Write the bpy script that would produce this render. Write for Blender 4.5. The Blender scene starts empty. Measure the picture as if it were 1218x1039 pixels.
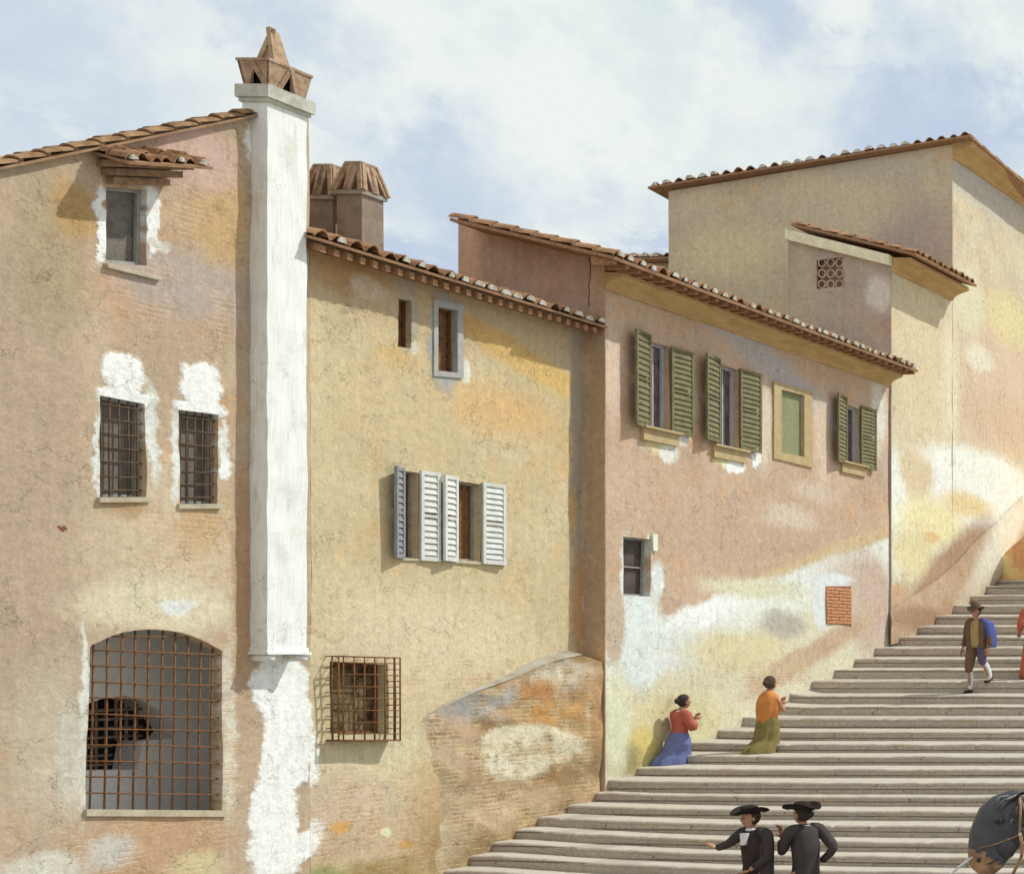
import bpy, bmesh, math, random
from mathutils import Vector, Matrix, noise
from mathutils.geometry import delaunay_2d_cdt
random.seed(7)
R = math.radians
C = bpy.context.scene.collection
# ------------------------------------------------------------------ survey
F, VX, HY, CZ = 1700.0, 2000.0, 780.0, 3.5      # focal length (px), vanishing column, horizon row, eye height

def onx(px, py, a):
    """point seen at (px,py) on the wall plane X=-a"""
    Y = F*a/(VX-px)
    return Vector((-a, Y, (HY-py)*Y/F+CZ))
def ony(px, py, Y):
    return Vector(((px-VX)*Y/F, Y, (HY-py)*Y/F+CZ))
def hx(px, py, a):
    p = onx(px, py, a); return (p.y, p.z)
def hy(px, py, Y):
    p = ony(px, py, Y); return (p.x, p.z)

# ------------------------------------------------------------------ materials
def s2l(c):
    c /= 255.0
    return c/12.92 if c <= .04045 else ((c+.055)/1.055)**2.4
LIT = (1.10, 1.02, .95)
SHD = (.50, .49, .48)
def L(r, g, b):   # colour of a sunlit upright surface as it looks -> base colour
    m = .35*r+.5*g+.15*b; r, g, b = (c+(m-c)*.13 for c in (r, g, b))
    return tuple(min(.90, s2l(c)/k) for c, k in zip((r*.98, g*.985, b*.985), LIT))+(1,)
def S(r, g, b):   # the same for a surface in shade
    return tuple(min(.85, s2l(c)/k) for c, k in zip((r, g, b), SHD))+(1,)

class NT:
    def __init__(s, name):
        s.m = bpy.data.materials.new(name); s.m.use_nodes = True
        s.t = s.m.node_tree; s.n = s.t.nodes; s.n.clear()
        s.out = s.n.new('ShaderNodeOutputMaterial')
        s.b = s.n.new('ShaderNodeBsdfPrincipled')
        s.b.inputs['Roughness'].default_value = .95
        s.b.inputs['Specular IOR Level'].default_value = .15
        s.t.links.new(s.b.outputs[0], s.out.inputs[0])
        s.tc = s.n.new('ShaderNodeTexCoord').outputs['Object']
    def ln(s, a, b): s.t.links.new(a, b)
    def put(s, inp, v):
        if isinstance(v, bpy.types.NodeSocket): s.ln(v, inp)
        else: inp.default_value = v
    def math(s, op, a, b=0.0, c=0.0, clamp=False):
        n = s.n.new('ShaderNodeMath'); n.operation = op; n.use_clamp = clamp
        s.put(n.inputs[0], a); s.put(n.inputs[1], b); s.put(n.inputs[2], c); return n.outputs[0]
    def vmath(s, op, a, b=(0, 0, 0), out=0):
        n = s.n.new('ShaderNodeVectorMath'); n.operation = op
        s.put(n.inputs[0], a); s.put(n.inputs[1], b); return n.outputs['Value' if op in ('LENGTH', 'DOT_PRODUCT') else 0]
    def noise(s, v, scale, detail=3, rough=.6, color=False):
        n = s.n.new('ShaderNodeTexNoise'); n.inputs['Scale'].default_value = scale
        n.inputs['Detail'].default_value = detail; n.inputs['Roughness'].default_value = rough
        s.ln(v, n.inputs['Vector']); return n.outputs['Color' if color else 'Fac']
    def ramp(s, v, a, b, c=0.0, d=1.0, smooth=True):
        n = s.n.new('ShaderNodeMapRange'); n.interpolation_type = 'SMOOTHSTEP' if smooth else 'LINEAR'
        s.put(n.inputs['Value'], v)
        n.inputs['From Min'].default_value = a; n.inputs['From Max'].default_value = b
        n.inputs['To Min'].default_value = c; n.inputs['To Max'].default_value = d
        return n.outputs[0]
    def mix(s, f, a, b, mode='MIX'):
        n = s.n.new('ShaderNodeMix'); n.data_type = 'RGBA'; n.blend_type = mode
        s.put(n.inputs['Factor'], f)
        s.put(n.inputs[6], a); s.put(n.inputs[7], b); return n.outputs[2]
    def scalec(s, col, f):
        n = s.n.new('ShaderNodeVectorMath'); n.operation = 'SCALE'
        s.put(n.inputs[0], col); s.put(n.inputs['Scale'], f); return n.outputs[0]
    def comb(s, x, y, z=0.0):
        n = s.n.new('ShaderNodeCombineXYZ')
        s.put(n.inputs[0], x); s.put(n.inputs[1], y); s.put(n.inputs[2], z); return n.outputs[0]
    def sep(s, v):
        n = s.n.new('ShaderNodeSeparateXYZ'); s.ln(v, n.inputs[0]); return n.outputs
    def bump(s, h, strength=.3, dist=.02):
        n = s.n.new('ShaderNodeBump'); n.inputs['Strength'].default_value = strength
        n.inputs['Distance'].default_value = dist; s.ln(h, n.inputs['Height'])
        s.ln(n.outputs[0], s.b.inputs['Normal'])
    def color(s, v): s.put(s.b.inputs['Base Color'], v)

def plaster(name, plane, base, base2, patches=(), bricks=(), brickcol=None, bk=.42, grain=.10, crack=.42, shade=None):
    """weathered wall: plane=('x',a) or ('y',Y). patches: (px,py,rx,ry,colour,soft[,angle]) measured on that wall;
    ('line', x0,y0,x1,y1, colour, soft) colours everything below a slanting line; bricks: same ellipses, plaster fallen off"""
    t = NT(name)
    kind, A = plane
    sp = t.sep(t.tc)
    h, v = (sp[1], sp[2]) if kind == 'x' else (sp[0], sp[2])
    P = t.comb(h, v); Q = t.tc
    d1 = t.vmath('SUBTRACT', t.noise(P, 1.7, 3, color=True), (.5, .5, .5))
    d2 = t.vmath('SUBTRACT', t.noise(P, 7.5, 4, .65, color=True), (.5, .5, .5))
    PD = t.vmath('ADD', P, t.vmath('ADD', t.scalec(d1, .24), t.scalec(d2, .20)))
    col = t.mix(t.ramp(t.noise(Q, .9, 4, .6), .38, .62), base, base2)
    # broad warm and cool clouds in the limewash
    col = t.mix(t.ramp(t.noise(t.vmath('ADD', Q, (7.3, 2.1, 0)), 1.9, 5, .65), .5, .72, 0, .8), col, t.vmath('MULTIPLY', col, (1.10, .93, .76)))
    col = t.mix(t.ramp(t.noise(t.vmath('ADD', Q, (1.7, 9.4, 0)), 1.3, 5, .65), .52, .74, 0, .8), col, t.vmath('MULTIPLY', col, (.88, .92, .98)))
    def cen(px, py):
        if kind == 'x': return hx(px, py, A)
        return hy(px, py, A)
    def mask(p):
        if p[0] == 'line':
            _, x0, y0, x1, y1, c, soft = p
            a, b = cen(x0, y0), cen(x1, y1)
            dx, dy = b[0]-a[0], b[1]-a[1]; l = math.hypot(dx, dy); nx, ny = dy/l, -dx/l
            if ny > 0: nx, ny = -nx, -ny
            q = t.vmath('SUBTRACT', PD, (a[0], a[1], 0))
            return t.ramp(t.vmath('DOT_PRODUCT', q, (nx, ny, 0)), -soft, soft), c
        px, py, rx, ry, c, soft = p[:6]
        cx, cy = cen(px, py)
        if kind == 'x':
            Y = cx; wx = rx*Y/(VX-px); wy = ry*Y/F
        else:
            wx = rx*A/F; wy = ry*A/F
        q = t.vmath('SUBTRACT', PD, (cx, cy, 0))
        if len(p) > 6:
            n = t.n.new('ShaderNodeVectorRotate'); n.rotation_type = 'Z_AXIS'
            n.inputs['Angle'].default_value = -R(p[6]); t.ln(q, n.inputs['Vector']); q = n.outputs[0]
        q = t.vmath('MULTIPLY', q, (1/wx, 1/wy, 0))
        return t.ramp(t.vmath('LENGTH', q), 1-soft, 1+soft, 1, 0), c
    rel = None
    for p in patches:
        f, c = mask(p); col = t.mix(f, col, c)
        if p[0] != 'line' and p[5] <= .26: rel = f if rel is None else t.math('MAXIMUM', rel, f)
    # small losses where the skim coat has flaked
    fl = t.ramp(t.noise(Q, 5.5, 6, .68), .60, .635); fl = t.math('MULTIPLY', fl, t.ramp(t.noise(Q, .8, 3), .42, .6, 0, .55))
    col = t.mix(fl, col, t.vmath('MULTIPLY', col, (.80, .73, .66)))
    lf = t.math('MULTIPLY', t.ramp(t.noise(t.vmath('ADD', Q, (3.1, 5.2, 8.8)), 4.5, 6, .68), .60, .64), t.ramp(t.noise(t.vmath('ADD', Q, (4, 1, 2)), .9, 3), .46, .62, 0, .5))
    col = t.mix(lf, col, t.vmath('MULTIPLY', col, (1.16, 1.18, 1.22)))
    # bare brickwork
    bh = None
    if bricks:
        br = t.n.new('ShaderNodeTexBrick')
        PB = t.vmath('ADD', P, t.scalec(d2, .06))
        t.ln(PB, br.inputs['Vector'])
        bc = brickcol or (L(205, 150, 108), L(190, 132, 88), L(215, 185, 145))
        br.inputs['Color1'].default_value = bc[0]; br.inputs['Color2'].default_value = bc[1]; br.inputs['Mortar'].default_value = bc[2]
        br.inputs['Scale'].default_value = 1.0; br.inputs['Brick Width'].default_value = .27
        br.inputs['Row Height'].default_value = .062; br.inputs['Mortar Size'].default_value = .012
        br.inputs['Mortar Smooth'].default_value = .5
        tot = None
        for p in bricks:
            f, c = mask(p); tot = f if tot is None else t.math('MAXIMUM', tot, f)
        tot = t.math('MULTIPLY', tot, t.ramp(t.noise(P, 3.1, 5), .44, .60, 0, 1))
        bcol = t.mix(t.ramp(t.noise(P, 4.2, 4), .4, .65), br.outputs['Color'], bc[2])
        col = t.mix(t.math('MULTIPLY', tot, bk), col, bcol)
        bh = t.math('MULTIPLY', tot, br.outputs['Fac'])
    # vertical run-off streaks, brush grain, speckle
    st = t.noise(t.vmath('MULTIPLY', Q, (9, 9, .9)), 1.0, 5, .7)
    col = t.scalec(col, t.ramp(st, .3, .7, 1-.05, 1+.045))
    gr = t.noise(Q, 26, 5, .75)
    col = t.scalec(col, t.ramp(gr, .3, .7, 1-grain, 1+grain))
    sk = t.noise(Q, 9, 5, .7)
    col = t.scalec(col, t.ramp(sk, .3, .7, 1-.09, 1+.07))
    # hairline cracks in the render
    vo = t.n.new('ShaderNodeTexVoronoi'); vo.feature = 'DISTANCE_TO_EDGE'; vo.inputs['Scale'].default_value = 2.3
    t.ln(t.vmath('ADD', P, t.scalec(t.vmath('SUBTRACT', t.noise(P, 5, 4, color=True), (.5, .5, .5)), .45)), vo.inputs['Vector'])
    ck = t.ramp(vo.outputs['Distance'], 0, .016, 1, 0)
    ck = t.math('MULTIPLY', ck, t.ramp(t.noise(P, 1.5, 2), .45, .6, 0, crack))
    col = t.mix(ck, col, (.17, .12, .08, 1))
    t.color(col)
    hgt = t.math('ADD', t.math('MULTIPLY', gr, .5), t.math('MULTIPLY', t.noise(Q, 6, 4), 1.2))
    hgt = t.math('SUBTRACT', hgt, t.math('MULTIPLY', ck, 1.5)); hgt = t.math('SUBTRACT', hgt, t.math('MULTIPLY', fl, .8))
    if rel is not None: hgt = t.math('ADD', hgt, t.math('MULTIPLY', rel, 1.2))
    if bh is not None: hgt = t.math('SUBTRACT', hgt, t.math('MULTIPLY', bh, .55*bk))
    t.bump(hgt, .55, .02)
    return t.m

def simple(name, c, c2=None, scale=8, amt=.5, rough=.9, bump=.25, spec=.15, fine=60, stretch=(1, 1, 1)):
    t = NT(name); c2 = c2 or tuple(x*.6 for x in c[:3])+(1,)
    V = t.vmath('MULTIPLY', t.tc, stretch)
    f = t.ramp(t.noise(V, scale, 5, .65), .35, .68, 0, 1)
    col = t.mix(t.math('MULTIPLY', f, amt), c, c2)
    g = t.noise(V, fine, 3, .7)
    col = t.scalec(col, t.ramp(g, .3, .7, .88, 1.1))
    t.color(col); t.b.inputs['Roughness'].default_value = rough
    t.b.inputs['Specular IOR Level'].default_value = spec
    if bump: t.bump(t.math('ADD', g, f), bump, .01)
    return t.m

# ------------------------------------------------------------------ mesh builder
class MB:
    def __init__(s): s.v = []; s.f = []; s.mi = []; s.sm = []
    def add(s, vs, fs, mi=0, smooth=False):
        o = len(s.v); s.v += [tuple(x) for x in vs]
        for f in fs: s.f.append(tuple(i+o for i in f)); s.mi.append(mi); s.sm.append(smooth)
    def quad(s, a, b, c, d, mi=0): s.add([a, b, c, d], [(0, 1, 2, 3)], mi)
    def box(s, o, u, v, w, mi=0):
        """box from corner o with edge vectors u,v,w"""
        o, u, v, w = map(Vector, (o, u, v, w))
        p = [o, o+u, o+u+v, o+v, o+w, o+u+w, o+u+v+w, o+v+w]
        fs = [(0, 3, 2, 1), (4, 5, 6, 7), (0, 1, 5, 4), (1, 2, 6, 5), (2, 3, 7, 6), (3, 0, 4, 7)]
        if u.cross(v).dot(w) < 0: fs = [tuple(reversed(f)) for f in fs]
        s.add(p, fs, mi)
    def cbox(s, c, sx, sy, sz, mi=0):
        c = Vector(c); s.box(c-Vector((sx, sy, sz))/2, (sx, 0, 0), (0, sy, 0), (0, 0, sz), mi)
    def bar(s, a, b, w, h, up=(0, 0, 1), mi=0):
        """rectangular bar from a to b, width w, height h"""
        a, b = Vector(a), Vector(b); d = (b-a); k = d.normalized()
        r = k.cross(Vector(up))
        if r.length < 1e-4: r = k.cross(Vector((1, 0, 0)))
        r.normalize(); n = r.cross(k).normalized()
        s.box(a-r*w/2-n*h/2, r*w, n*h, d, mi)
    def prism(s, pts, ext, mi=0):
        """flat polygon pts extruded along ext"""
        n = len(pts); pts = [Vector(p) for p in pts]; ext = Vector(ext)
        nn = Vector((0, 0, 0))
        for i in range(n): nn += pts[i].cross(pts[(i+1) % n])
        fl = nn.dot(ext) > 0
        a = list(range(n)); b = [i+n for i in a]
        fs = [tuple(reversed(a)), tuple(b)]+[(i, (i+1) % n, (i+1) % n+n, i+n) for i in range(n)]
        if not fl: fs = [tuple(reversed(f)) for f in fs]
        s.add(pts+[p+ext for p in pts], fs, mi)
    def tube(s, pts, rad, n=8, mi=0, smooth=True, flat=1.0, cap=True):
        pts = [Vector(p) for p in pts]; m = len(pts)
        if not hasattr(rad, '__len__'): rad = [rad]*m
        vs = []; prev = None
        for i, p in enumerate(pts):
            d = (pts[min(i+1, m-1)]-pts[max(i-1, 0)]).normalized()
            if prev is None:
                r = d.cross(Vector((0, 0, 1)))
                if r.length < .05: r = d.cross(Vector((1, 0, 0)))
            else: r = prev-d*prev.dot(d)
            r.normalize(); prev = r; q = d.cross(r).normalized()
            for k in range(n):
                a = 2*math.pi*k/n
                vs.append(p+r*math.cos(a)*rad[i]+q*math.sin(a)*rad[i]*flat)
        fs = []
        for i in range(m-1):
            for k in range(n):
                fs.append((i*n+k, i*n+(k+1) % n, (i+1)*n+(k+1) % n, (i+1)*n+k))
        if cap: fs += [tuple(reversed(range(n))), tuple(range((m-1)*n, m*n))]
        s.add(vs, fs, mi, smooth)
    def loft(s, rings, n=20, mi=0, folds=0, amp=0.0, cap=(True, True), phase=0):
        """rings: (centre, axis1, axis2[, fold scale]) ellipses"""
        vs = []
        for j, rg in enumerate(rings):
            c, a1, a2 = map(Vector, rg[:3]); fa = rg[3] if len(rg) > 3 else 0
            for k in range(n):
                a = 2*math.pi*k/n
                w = 1+fa*amp*(math.sin(a*folds+phase)+.6*math.sin(a*(folds*2-1)+2.1*phase+j*.25))
                vs.append(c+(a1*math.cos(a)+a2*math.sin(a))*w)
        m = len(rings); fs = []
        for i in range(m-1):
            for k in range(n):
                fs.append((i*n+k, i*n+(k+1) % n, (i+1)*n+(k+1) % n, (i+1)*n+k))
        if cap[0]: fs.append(tuple(reversed(range(n))))
        if cap[1]: fs.append(tuple(range((m-1)*n, m*n)))
        # consistent outward orientation
        c0 = Vector(rings[0][0]); c1 = Vector(rings[-1][0])
        if Vector(rings[0][1]).cross(Vector(rings[0][2])).dot(c1-c0) < 0: fs = [tuple(reversed(f)) for f in fs]
        s.add(vs, fs, mi, True)
    def ball(s, c, rx, ry, rz, mi=0, n=12, basis=None, fn=None):
        c = Vector(c); vs = []; m = n
        B = basis or Matrix.Identity(3)
        for i in range(m+1):
            th = math.pi*i/m
            for k in range(2*n):
                ph = math.pi*k/n
                q = Vector((math.sin(th)*math.cos(ph), math.sin(th)*math.sin(ph), math.cos(th)))
                q = Vector((q.x*rx, q.y*ry, q.z*rz))
                if fn: q = fn(q)
                vs.append(c+B @ q)
        fs = []
        for i in range(m):
            for k in range(2*n):
                fs.append((i*2*n+k, (i+1)*2*n+k, (i+1)*2*n+(k+1) % (2*n), i*2*n+(k+1) % (2*n)))
        s.add(vs, fs, mi, True)
    def build(s, name, mats, parent=None):
        me = bpy.data.meshes.new(name)
        me.from_pydata(s.v, [], s.f); me.update()
        if not isinstance(mats, (list, tuple)): mats = [mats]
        for m in mats: me.materials.append(m)
        me.polygons.foreach_set('material_index', s.mi); me.polygons.foreach_set('use_smooth', s.sm)
        o = bpy.data.objects.new(name, me); C.objects.link(o)
        if parent is not None: adopt(o, parent)
        return o
def world_loc(o):
    v = Vector(o.location)
    while o.parent: o = o.parent; v += Vector(o.location)
    return v
def adopt(o, parent):
    o.parent = parent; o.location = Vector(o.location)-world_loc(parent)
def tag(o, label=None, cat=None, group=None, kind=None):
    if label: o['label'] = label
    if cat: o['category'] = cat
    if group: o['group'] = group
    if kind: o['kind'] = kind
    return o
def thing(name, loc, label, cat, group=None):
    o = bpy.data.objects.new(name, None); C.objects.link(o); o.location = loc
    o.empty_display_size = .3
    return tag(o, label, cat, group)

# ------------------------------------------------------------------ walls with openings
def inside(p, poly):
    x, y = p; r = False; n = len(poly)
    for i in range(n):
        x0, y0 = poly[i]; x1, y1 = poly[(i+1) % n]
        if (y0 > y) != (y1 > y) and x < (x1-x0)*(y-y0)/(y1-y0)+x0: r = not r
    return r
def subdiv(poly, step):
    out = []
    for i in range(len(poly)):
        a, b = Vector(poly[i]), Vector(poly[(i+1) % len(poly)])
        n = max(1, int((b-a).length/step))
        for k in range(n): out.append(tuple(a.lerp(b, k/n)))
    return out
def area(poly):
    return sum(poly[i][0]*poly[(i+1) % len(poly)][1]-poly[(i+1) % len(poly)][0]*poly[i][1] for i in range(len(poly)))/2
def ripple(h, v, amp):
    return amp*(noise.noise(Vector((h*1.1, v*1.1, 3.3)))*1.3+noise.noise(Vector((h*3.7, v*3.7, 8.1)))*.6)
def wall(name, parent, mat, plane, poly, holes=(), thick=.35, grid=.22, amp=.02, rag=.008, shift=None):
    kind, A = plane
    if area(poly) < 0: poly = poly[::-1]
    poly = subdiv(poly, .25); holes = [subdiv(h if area(h) > 0 else h[::-1], .12) for h in holes]
    def jit(P):
        return [(x+rag*noise.noise(Vector((x*9, y*9, 1))), y+rag*noise.noise(Vector((x*9, y*9, 5)))) for x, y in P]
    poly = jit(poly); holes = [jit(h) for h in holes]
    pts = []; edges = []
    for lp in [poly]+holes:
        o = len(pts); pts += lp; edges += [(o+i, o+(i+1) % len(lp)) for i in range(len(lp))]
    nb = len(pts)
    xs = [p[0] for p in poly]; ys = [p[1] for p in poly]
    x = min(xs)+grid*.6
    bnd = [Vector(p) for p in pts]
    while x < max(xs):
        y = min(ys)+grid*.6
        while y < max(ys):
            q = (x+random.uniform(-.03, .03), y+random.uniform(-.03, .03))
            if inside(q, poly) and not any(inside(q, h) for h in holes) and min((b-Vector(q)).length_squared for b in bnd) > .005:
                pts.append(q)
            y += grid
        x += grid
    vo, eo, fo, _, _, _ = delaunay_2d_cdt([Vector(p) for p in pts], edges, [], 0, 1e-5)
    def m3(p, w=0.0):
        d = ripple(p[0], p[1], amp)-w+(shift(p) if shift else 0)
        return Vector((-A+d, p[0], p[1])) if kind == 'x' else Vector((p[0], A-d, p[1]))
    mb = MB(); fs = []
    for f in fo:
        c = (sum(vo[i][0] for i in f)/len(f), sum(vo[i][1] for i in f)/len(f))
        if inside(c, poly) and not any(inside(c, h) for h in holes):
            a2 = area([tuple(vo[i]) for i in f])
            fs.append(tuple(f) if a2 > 0 else tuple(reversed(f)))
    mb.add([m3(p) for p in vo], fs, 0, True)
    for li, lp in enumerate([poly]+holes):
        n = len(lp); vs = [m3(p) for p in lp]+[m3(p, thick) for p in lp]
        f2 = [(i, (i+1) % n, (i+1) % n+n, i+n) for i in range(n)]
        if li == 0: f2 = [tuple(reversed(f)) for f in f2]
        mb.add(vs, f2, 0, False)
    o = mb.build(name, mat, parent)
    return o
def inset(poly, d):
    if area(poly) < 0: poly = poly[::-1]
    n = len(poly); out = []
    for i in range(n):
        p0, p1, p2 = Vector(poly[i-1]), Vector(poly[i]), Vector(poly[(i+1) % n])
        e1 = (p1-p0).normalized(); e2 = (p2-p1).normalized()
        n1 = Vector((-e1.y, e1.x)); n2 = Vector((-e2.y, e2.x))
        b = (n1+n2); b = b/max(.3, b.dot(n1)) if b.length > 1e-6 else n1
        out.append(tuple(p1+b*d))
    return out
def to3(plane, p, w):   # w: out of the wall (+) or into it (-)
    kind, A = plane
    return Vector((-A+w, p[0], p[1])) if kind == 'x' else Vector((p[0], A-w, p[1]))
def outv(plane): return Vector((1, 0, 0)) if plane[0] == 'x' else Vector((0, -1, 0))
def ring(mb, plane, outer, inner, w0, w1, mi=0):
    """frame between two polygons with equal counts, from depth w0 to w1 (w1 nearer the viewer)"""
    if area(outer) < 0: outer = outer[::-1]
    if area(inner) < 0: inner = inner[::-1]
    n = len(outer)
    for i in range(n):
        j = (i+1) % n
        a, b, c, d = outer[i], outer[j], inner[j], inner[i]
        mb.prism([to3(plane, q, w0) for q in (a, b, c, d)], outv(plane)*(w1-w0), mi)
def pane(plane, poly, w, name, mat, parent, thick=.02):
    mb = MB(); mb.prism([to3(plane, p, w-thick) for p in poly], outv(plane)*thick)
    return mb.build(name, mat, parent)
def lerp2(a, b, t): return (a[0]+(b[0]-a[0])*t, a[1]+(b[1]-a[1])*t)
def grid_bars(plane, q, nv, nh, w, r, over=0.0):
    """q: TL,TR,BR,BL. woven iron bars"""
    mb = MB()
    for i in range(nv):
        t = (i+.5)/nv if nv > 1 else .5
        a, b = lerp2(q[0], q[1], t), lerp2(q[3], q[2], t+random.uniform(-.01, .01))
        m = lerp2(a, b, .5); m = (m[0]+random.uniform(-.008, .008), m[1])
        mb.tube([to3(plane, a, w), to3(plane, m, w), to3(plane, b, w)], r, 6)
    for i in range(nh):
        t = (i+.5)/nh
        a, b = lerp2(q[0], q[3], t), lerp2(q[1], q[2], t+random.uniform(-.008, .008))
        m = lerp2(a, b, .5); m = (m[0], m[1]+random.uniform(-.008, .008))
        mb.tube([to3(plane, a, w+r), to3(plane, m, w+r), to3(plane, b, w+r)], r, 6)
    return mb

# ------------------------------------------------------------------ roofs of barrel tiles
def tile_roof(name, parent, mats, e0, e1, up, pitch=.22, rows=6, amp=.055, thick=.05, plug=True, edge=.0, jitter=.018, plugchance=.8):
    """corrugated tile sheet: eave from e0 to e1, up = vector to the ridge"""
    e0, e1, up = Vector(e0), Vector(e1), Vector(up)
    along = e1-e0; Ln = along.length; k = along.normalized()
    nrm = k.cross(up).normalized()
    if nrm.z < 0: nrm = -nrm
    nc = max(2, int(Ln/pitch)); pw = Ln/nc; seg = 10
    mb = MB()
    un = up.normalized(); rl = up.length/rows
    jz = [random.uniform(-jitter, jitter) for _ in range(nc+1)]
    jv = [random.uniform(-.03, .03) for _ in range(nc+1)]
    for r in range(rows):
        vs = []; base = e0+up*(r/rows)
        for vv in range(2):
            for i in range(nc*seg+1):
                c = min(nc-1, i//seg); t = (i % seg)/seg
                if i == nc*seg: t = 0; c = nc-1
                # cover tile occupies t .2-.8 as a half round, pan tile between
                if .18 < t < .82: hgt = amp*math.sin((t-.18)/.64*math.pi)+.012
                else: hgt = -.014
                hgt += jz[c]*(1 if .18 < t < .82 else .3)+ (noise.noise(Vector((c*3.1, r*2.7, 0)))*.012)
                lift = (.028 if vv == 0 else -.004)
                off = (jv[c]*.6+noise.noise(Vector((c*1.3, r*5.1, 4)))*.03) if vv == 0 else 0
                p = base+k*(i*pw/seg)+up*((vv*1.04)/rows)+nrm*(hgt+lift)+un*off
                vs.append(p)
        n = nc*seg+1
        fs = [(i, i+1, n+i+1, n+i) for i in range(n-1)]
        mb.add(vs, fs, 0, False)
        # front lip of every row
        lv = vs[:n]+[v-nrm*.022 for v in vs[:n]]
        mb.add(lv, [(n+i, n+i+1, i+1, i) for i in range(n-1)], 0, False)
    # underside slab
    mb.box(e0-nrm*(thick+.02)-un*.05, along, up, nrm*thick, 2)
    if plug:
        for c in range(nc):
            if random.random() > plugchance: continue
            cc = e0+k*((c+.5)*pw)+nrm*(jz[c]+.005)-un*(.012)+un*jv[c]*.6
            rr = pw*.32*random.uniform(.5, 1.05)
            pts = [cc+k*(rr*math.cos(a))+nrm*(amp*1.25*max(0, math.sin(a))+.0) for a in [math.pi*i/8 for i in range(9)]]
            mb.prism(pts, -un*random.uniform(.01, .04), 1)
    return mb.build(name, mats, parent)

# ------------------------------------------------------------------ palette
M = {}
M['tile'] = simple('roof_tile', L(188, 138, 98), L(120, 82, 52), 5, .8, bump=.4, fine=30)
M['tile_old'] = simple('old_tile', L(165, 120, 75), L(105, 75, 48), 6, .8, bump=.4, fine=30)
M['mortar'] = simple('lime_mortar', L(228, 222, 204), L(170, 150, 122), 9, .8)
M['soffit'] = simple('soffit_board', L(182, 134, 96), L(134, 96, 68), 9, .7, stretch=(3, .6, 1))
M['rafter'] = simple('rafter_wood', L(186, 134, 94), L(126, 88, 60), 14, .7)
M['ochre'] = simple('ochre_cornice', L(208, 168, 108), L(174, 128, 76), 4, .6, stretch=(1, .5, 2))
M['chwhite'] = None
M['grey'] = simple('grey_render', S(178, 178, 178), S(158, 156, 154), 4, .6)
M['iron'] = simple('rusty_iron', L(150, 98, 55), L(96, 62, 36), 30, .8)
M['iron_brown'] = simple('brown_iron', L(122, 92, 66), L(84, 62, 46), 30, .8)
M['iron_dark'] = simple('dark_iron', (.06, .045, .035, 1), (.03, .022, .02, 1), 30, .8)
M['glass_dark'] = simple('dusty_dark_glass', (.10, .085, .07, 1), (.05, .04, .035, 1), 6, .8, rough=.5, spec=.3)
M['glass_grey'] = simple('dusty_grey_glass', (.17, .16, .14, 1), (.12, .10, .085, 1), 7, .8, rough=.6, spec=.25)
M['glass_brown'] = simple('brown_shutter_board', (.23, .12, .05, 1), (.10, .05, .028, 1), 22, .9, rough=.7)
M['frame_grey'] = simple('grey_window_frame', L(172, 168, 158), L(140, 134, 124), 10, .6)
M['frame_blue'] = simple('bluish_window_frame', L(188, 190, 198), L(160, 162, 170), 10, .6)
M['white_paint'] = simple('white_shutter_paint', L(224, 221, 210), L(196, 192, 182), 8, .6)
M['green'] = simple('green_shutter_paint', L(136, 126, 88), L(104, 98, 66), 8, .7)
M['green_flat'] = simple('painted_green_panel', L(150, 150, 106), L(132, 132, 92), 5, .6)
M['sill'] = simple('ochre_sill', L(200, 172, 122), L(176, 144, 98), 6, .6)
M['stonesill'] = simple('pale_sill', L(200, 185, 155), L(170, 148, 115), 6, .6)
M['brick_red'] = simple('brick_red', L(214, 145, 100), L(190, 118, 76), 12, .7)
M['dark'] = simple('dark_inside', (.022, .02, .02, 1), (.012, .012, .014, 1), 4, .5)
M['wood'] = simple('brown_wood', L(140, 92, 60), L(92, 62, 42), 10, .7)

WH = L(244, 240, 230)
# chimney limewash with brush streaks
t = NT('limewash'); sp = t.sep(t.tc)
st = t.noise(t.comb(t.math('MULTIPLY', t.math('ADD', sp[0], sp[1]), 42), t.math('MULTIPLY', sp[2], 2.2)), 1, 5, .7)
blot = t.noise(t.tc, 3.5, 4, .6)
c = t.mix(t.ramp(st, .35, .7, 0, .55), L(246, 243, 234), L(222, 220, 208))
c = t.mix(t.ramp(blot, .5, .72, 0, .5), c, L(214, 208, 184))
c = t.mix(t.ramp(t.noise(t.vmath('MULTIPLY', t.tc, (6, 6, 1.1)), 1.4, 6, .7), .56, .68, 0, .5), c, L(196, 192, 176))
vo = t.n.new('ShaderNodeTexVoronoi'); vo.feature = 'DISTANCE_TO_EDGE'; vo.inputs['Scale'].default_value = 2.6
t.ln(t.vmath('ADD', t.tc, t.scalec(t.vmath('SUBTRACT', t.noise(t.tc, 5, 4, color=True), (.5, .5, .5)), .4)), vo.inputs['Vector'])
c = t.mix(t.math('MULTIPLY', t.ramp(vo.outputs['Distance'], 0, .012, .5, 0), t.ramp(t.noise(t.tc, 1.5, 2), .45, .6)), c, L(120, 110, 95))
t.color(c); t.bump(st, .35, .01); M['chwhite'] = t.m

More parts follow.
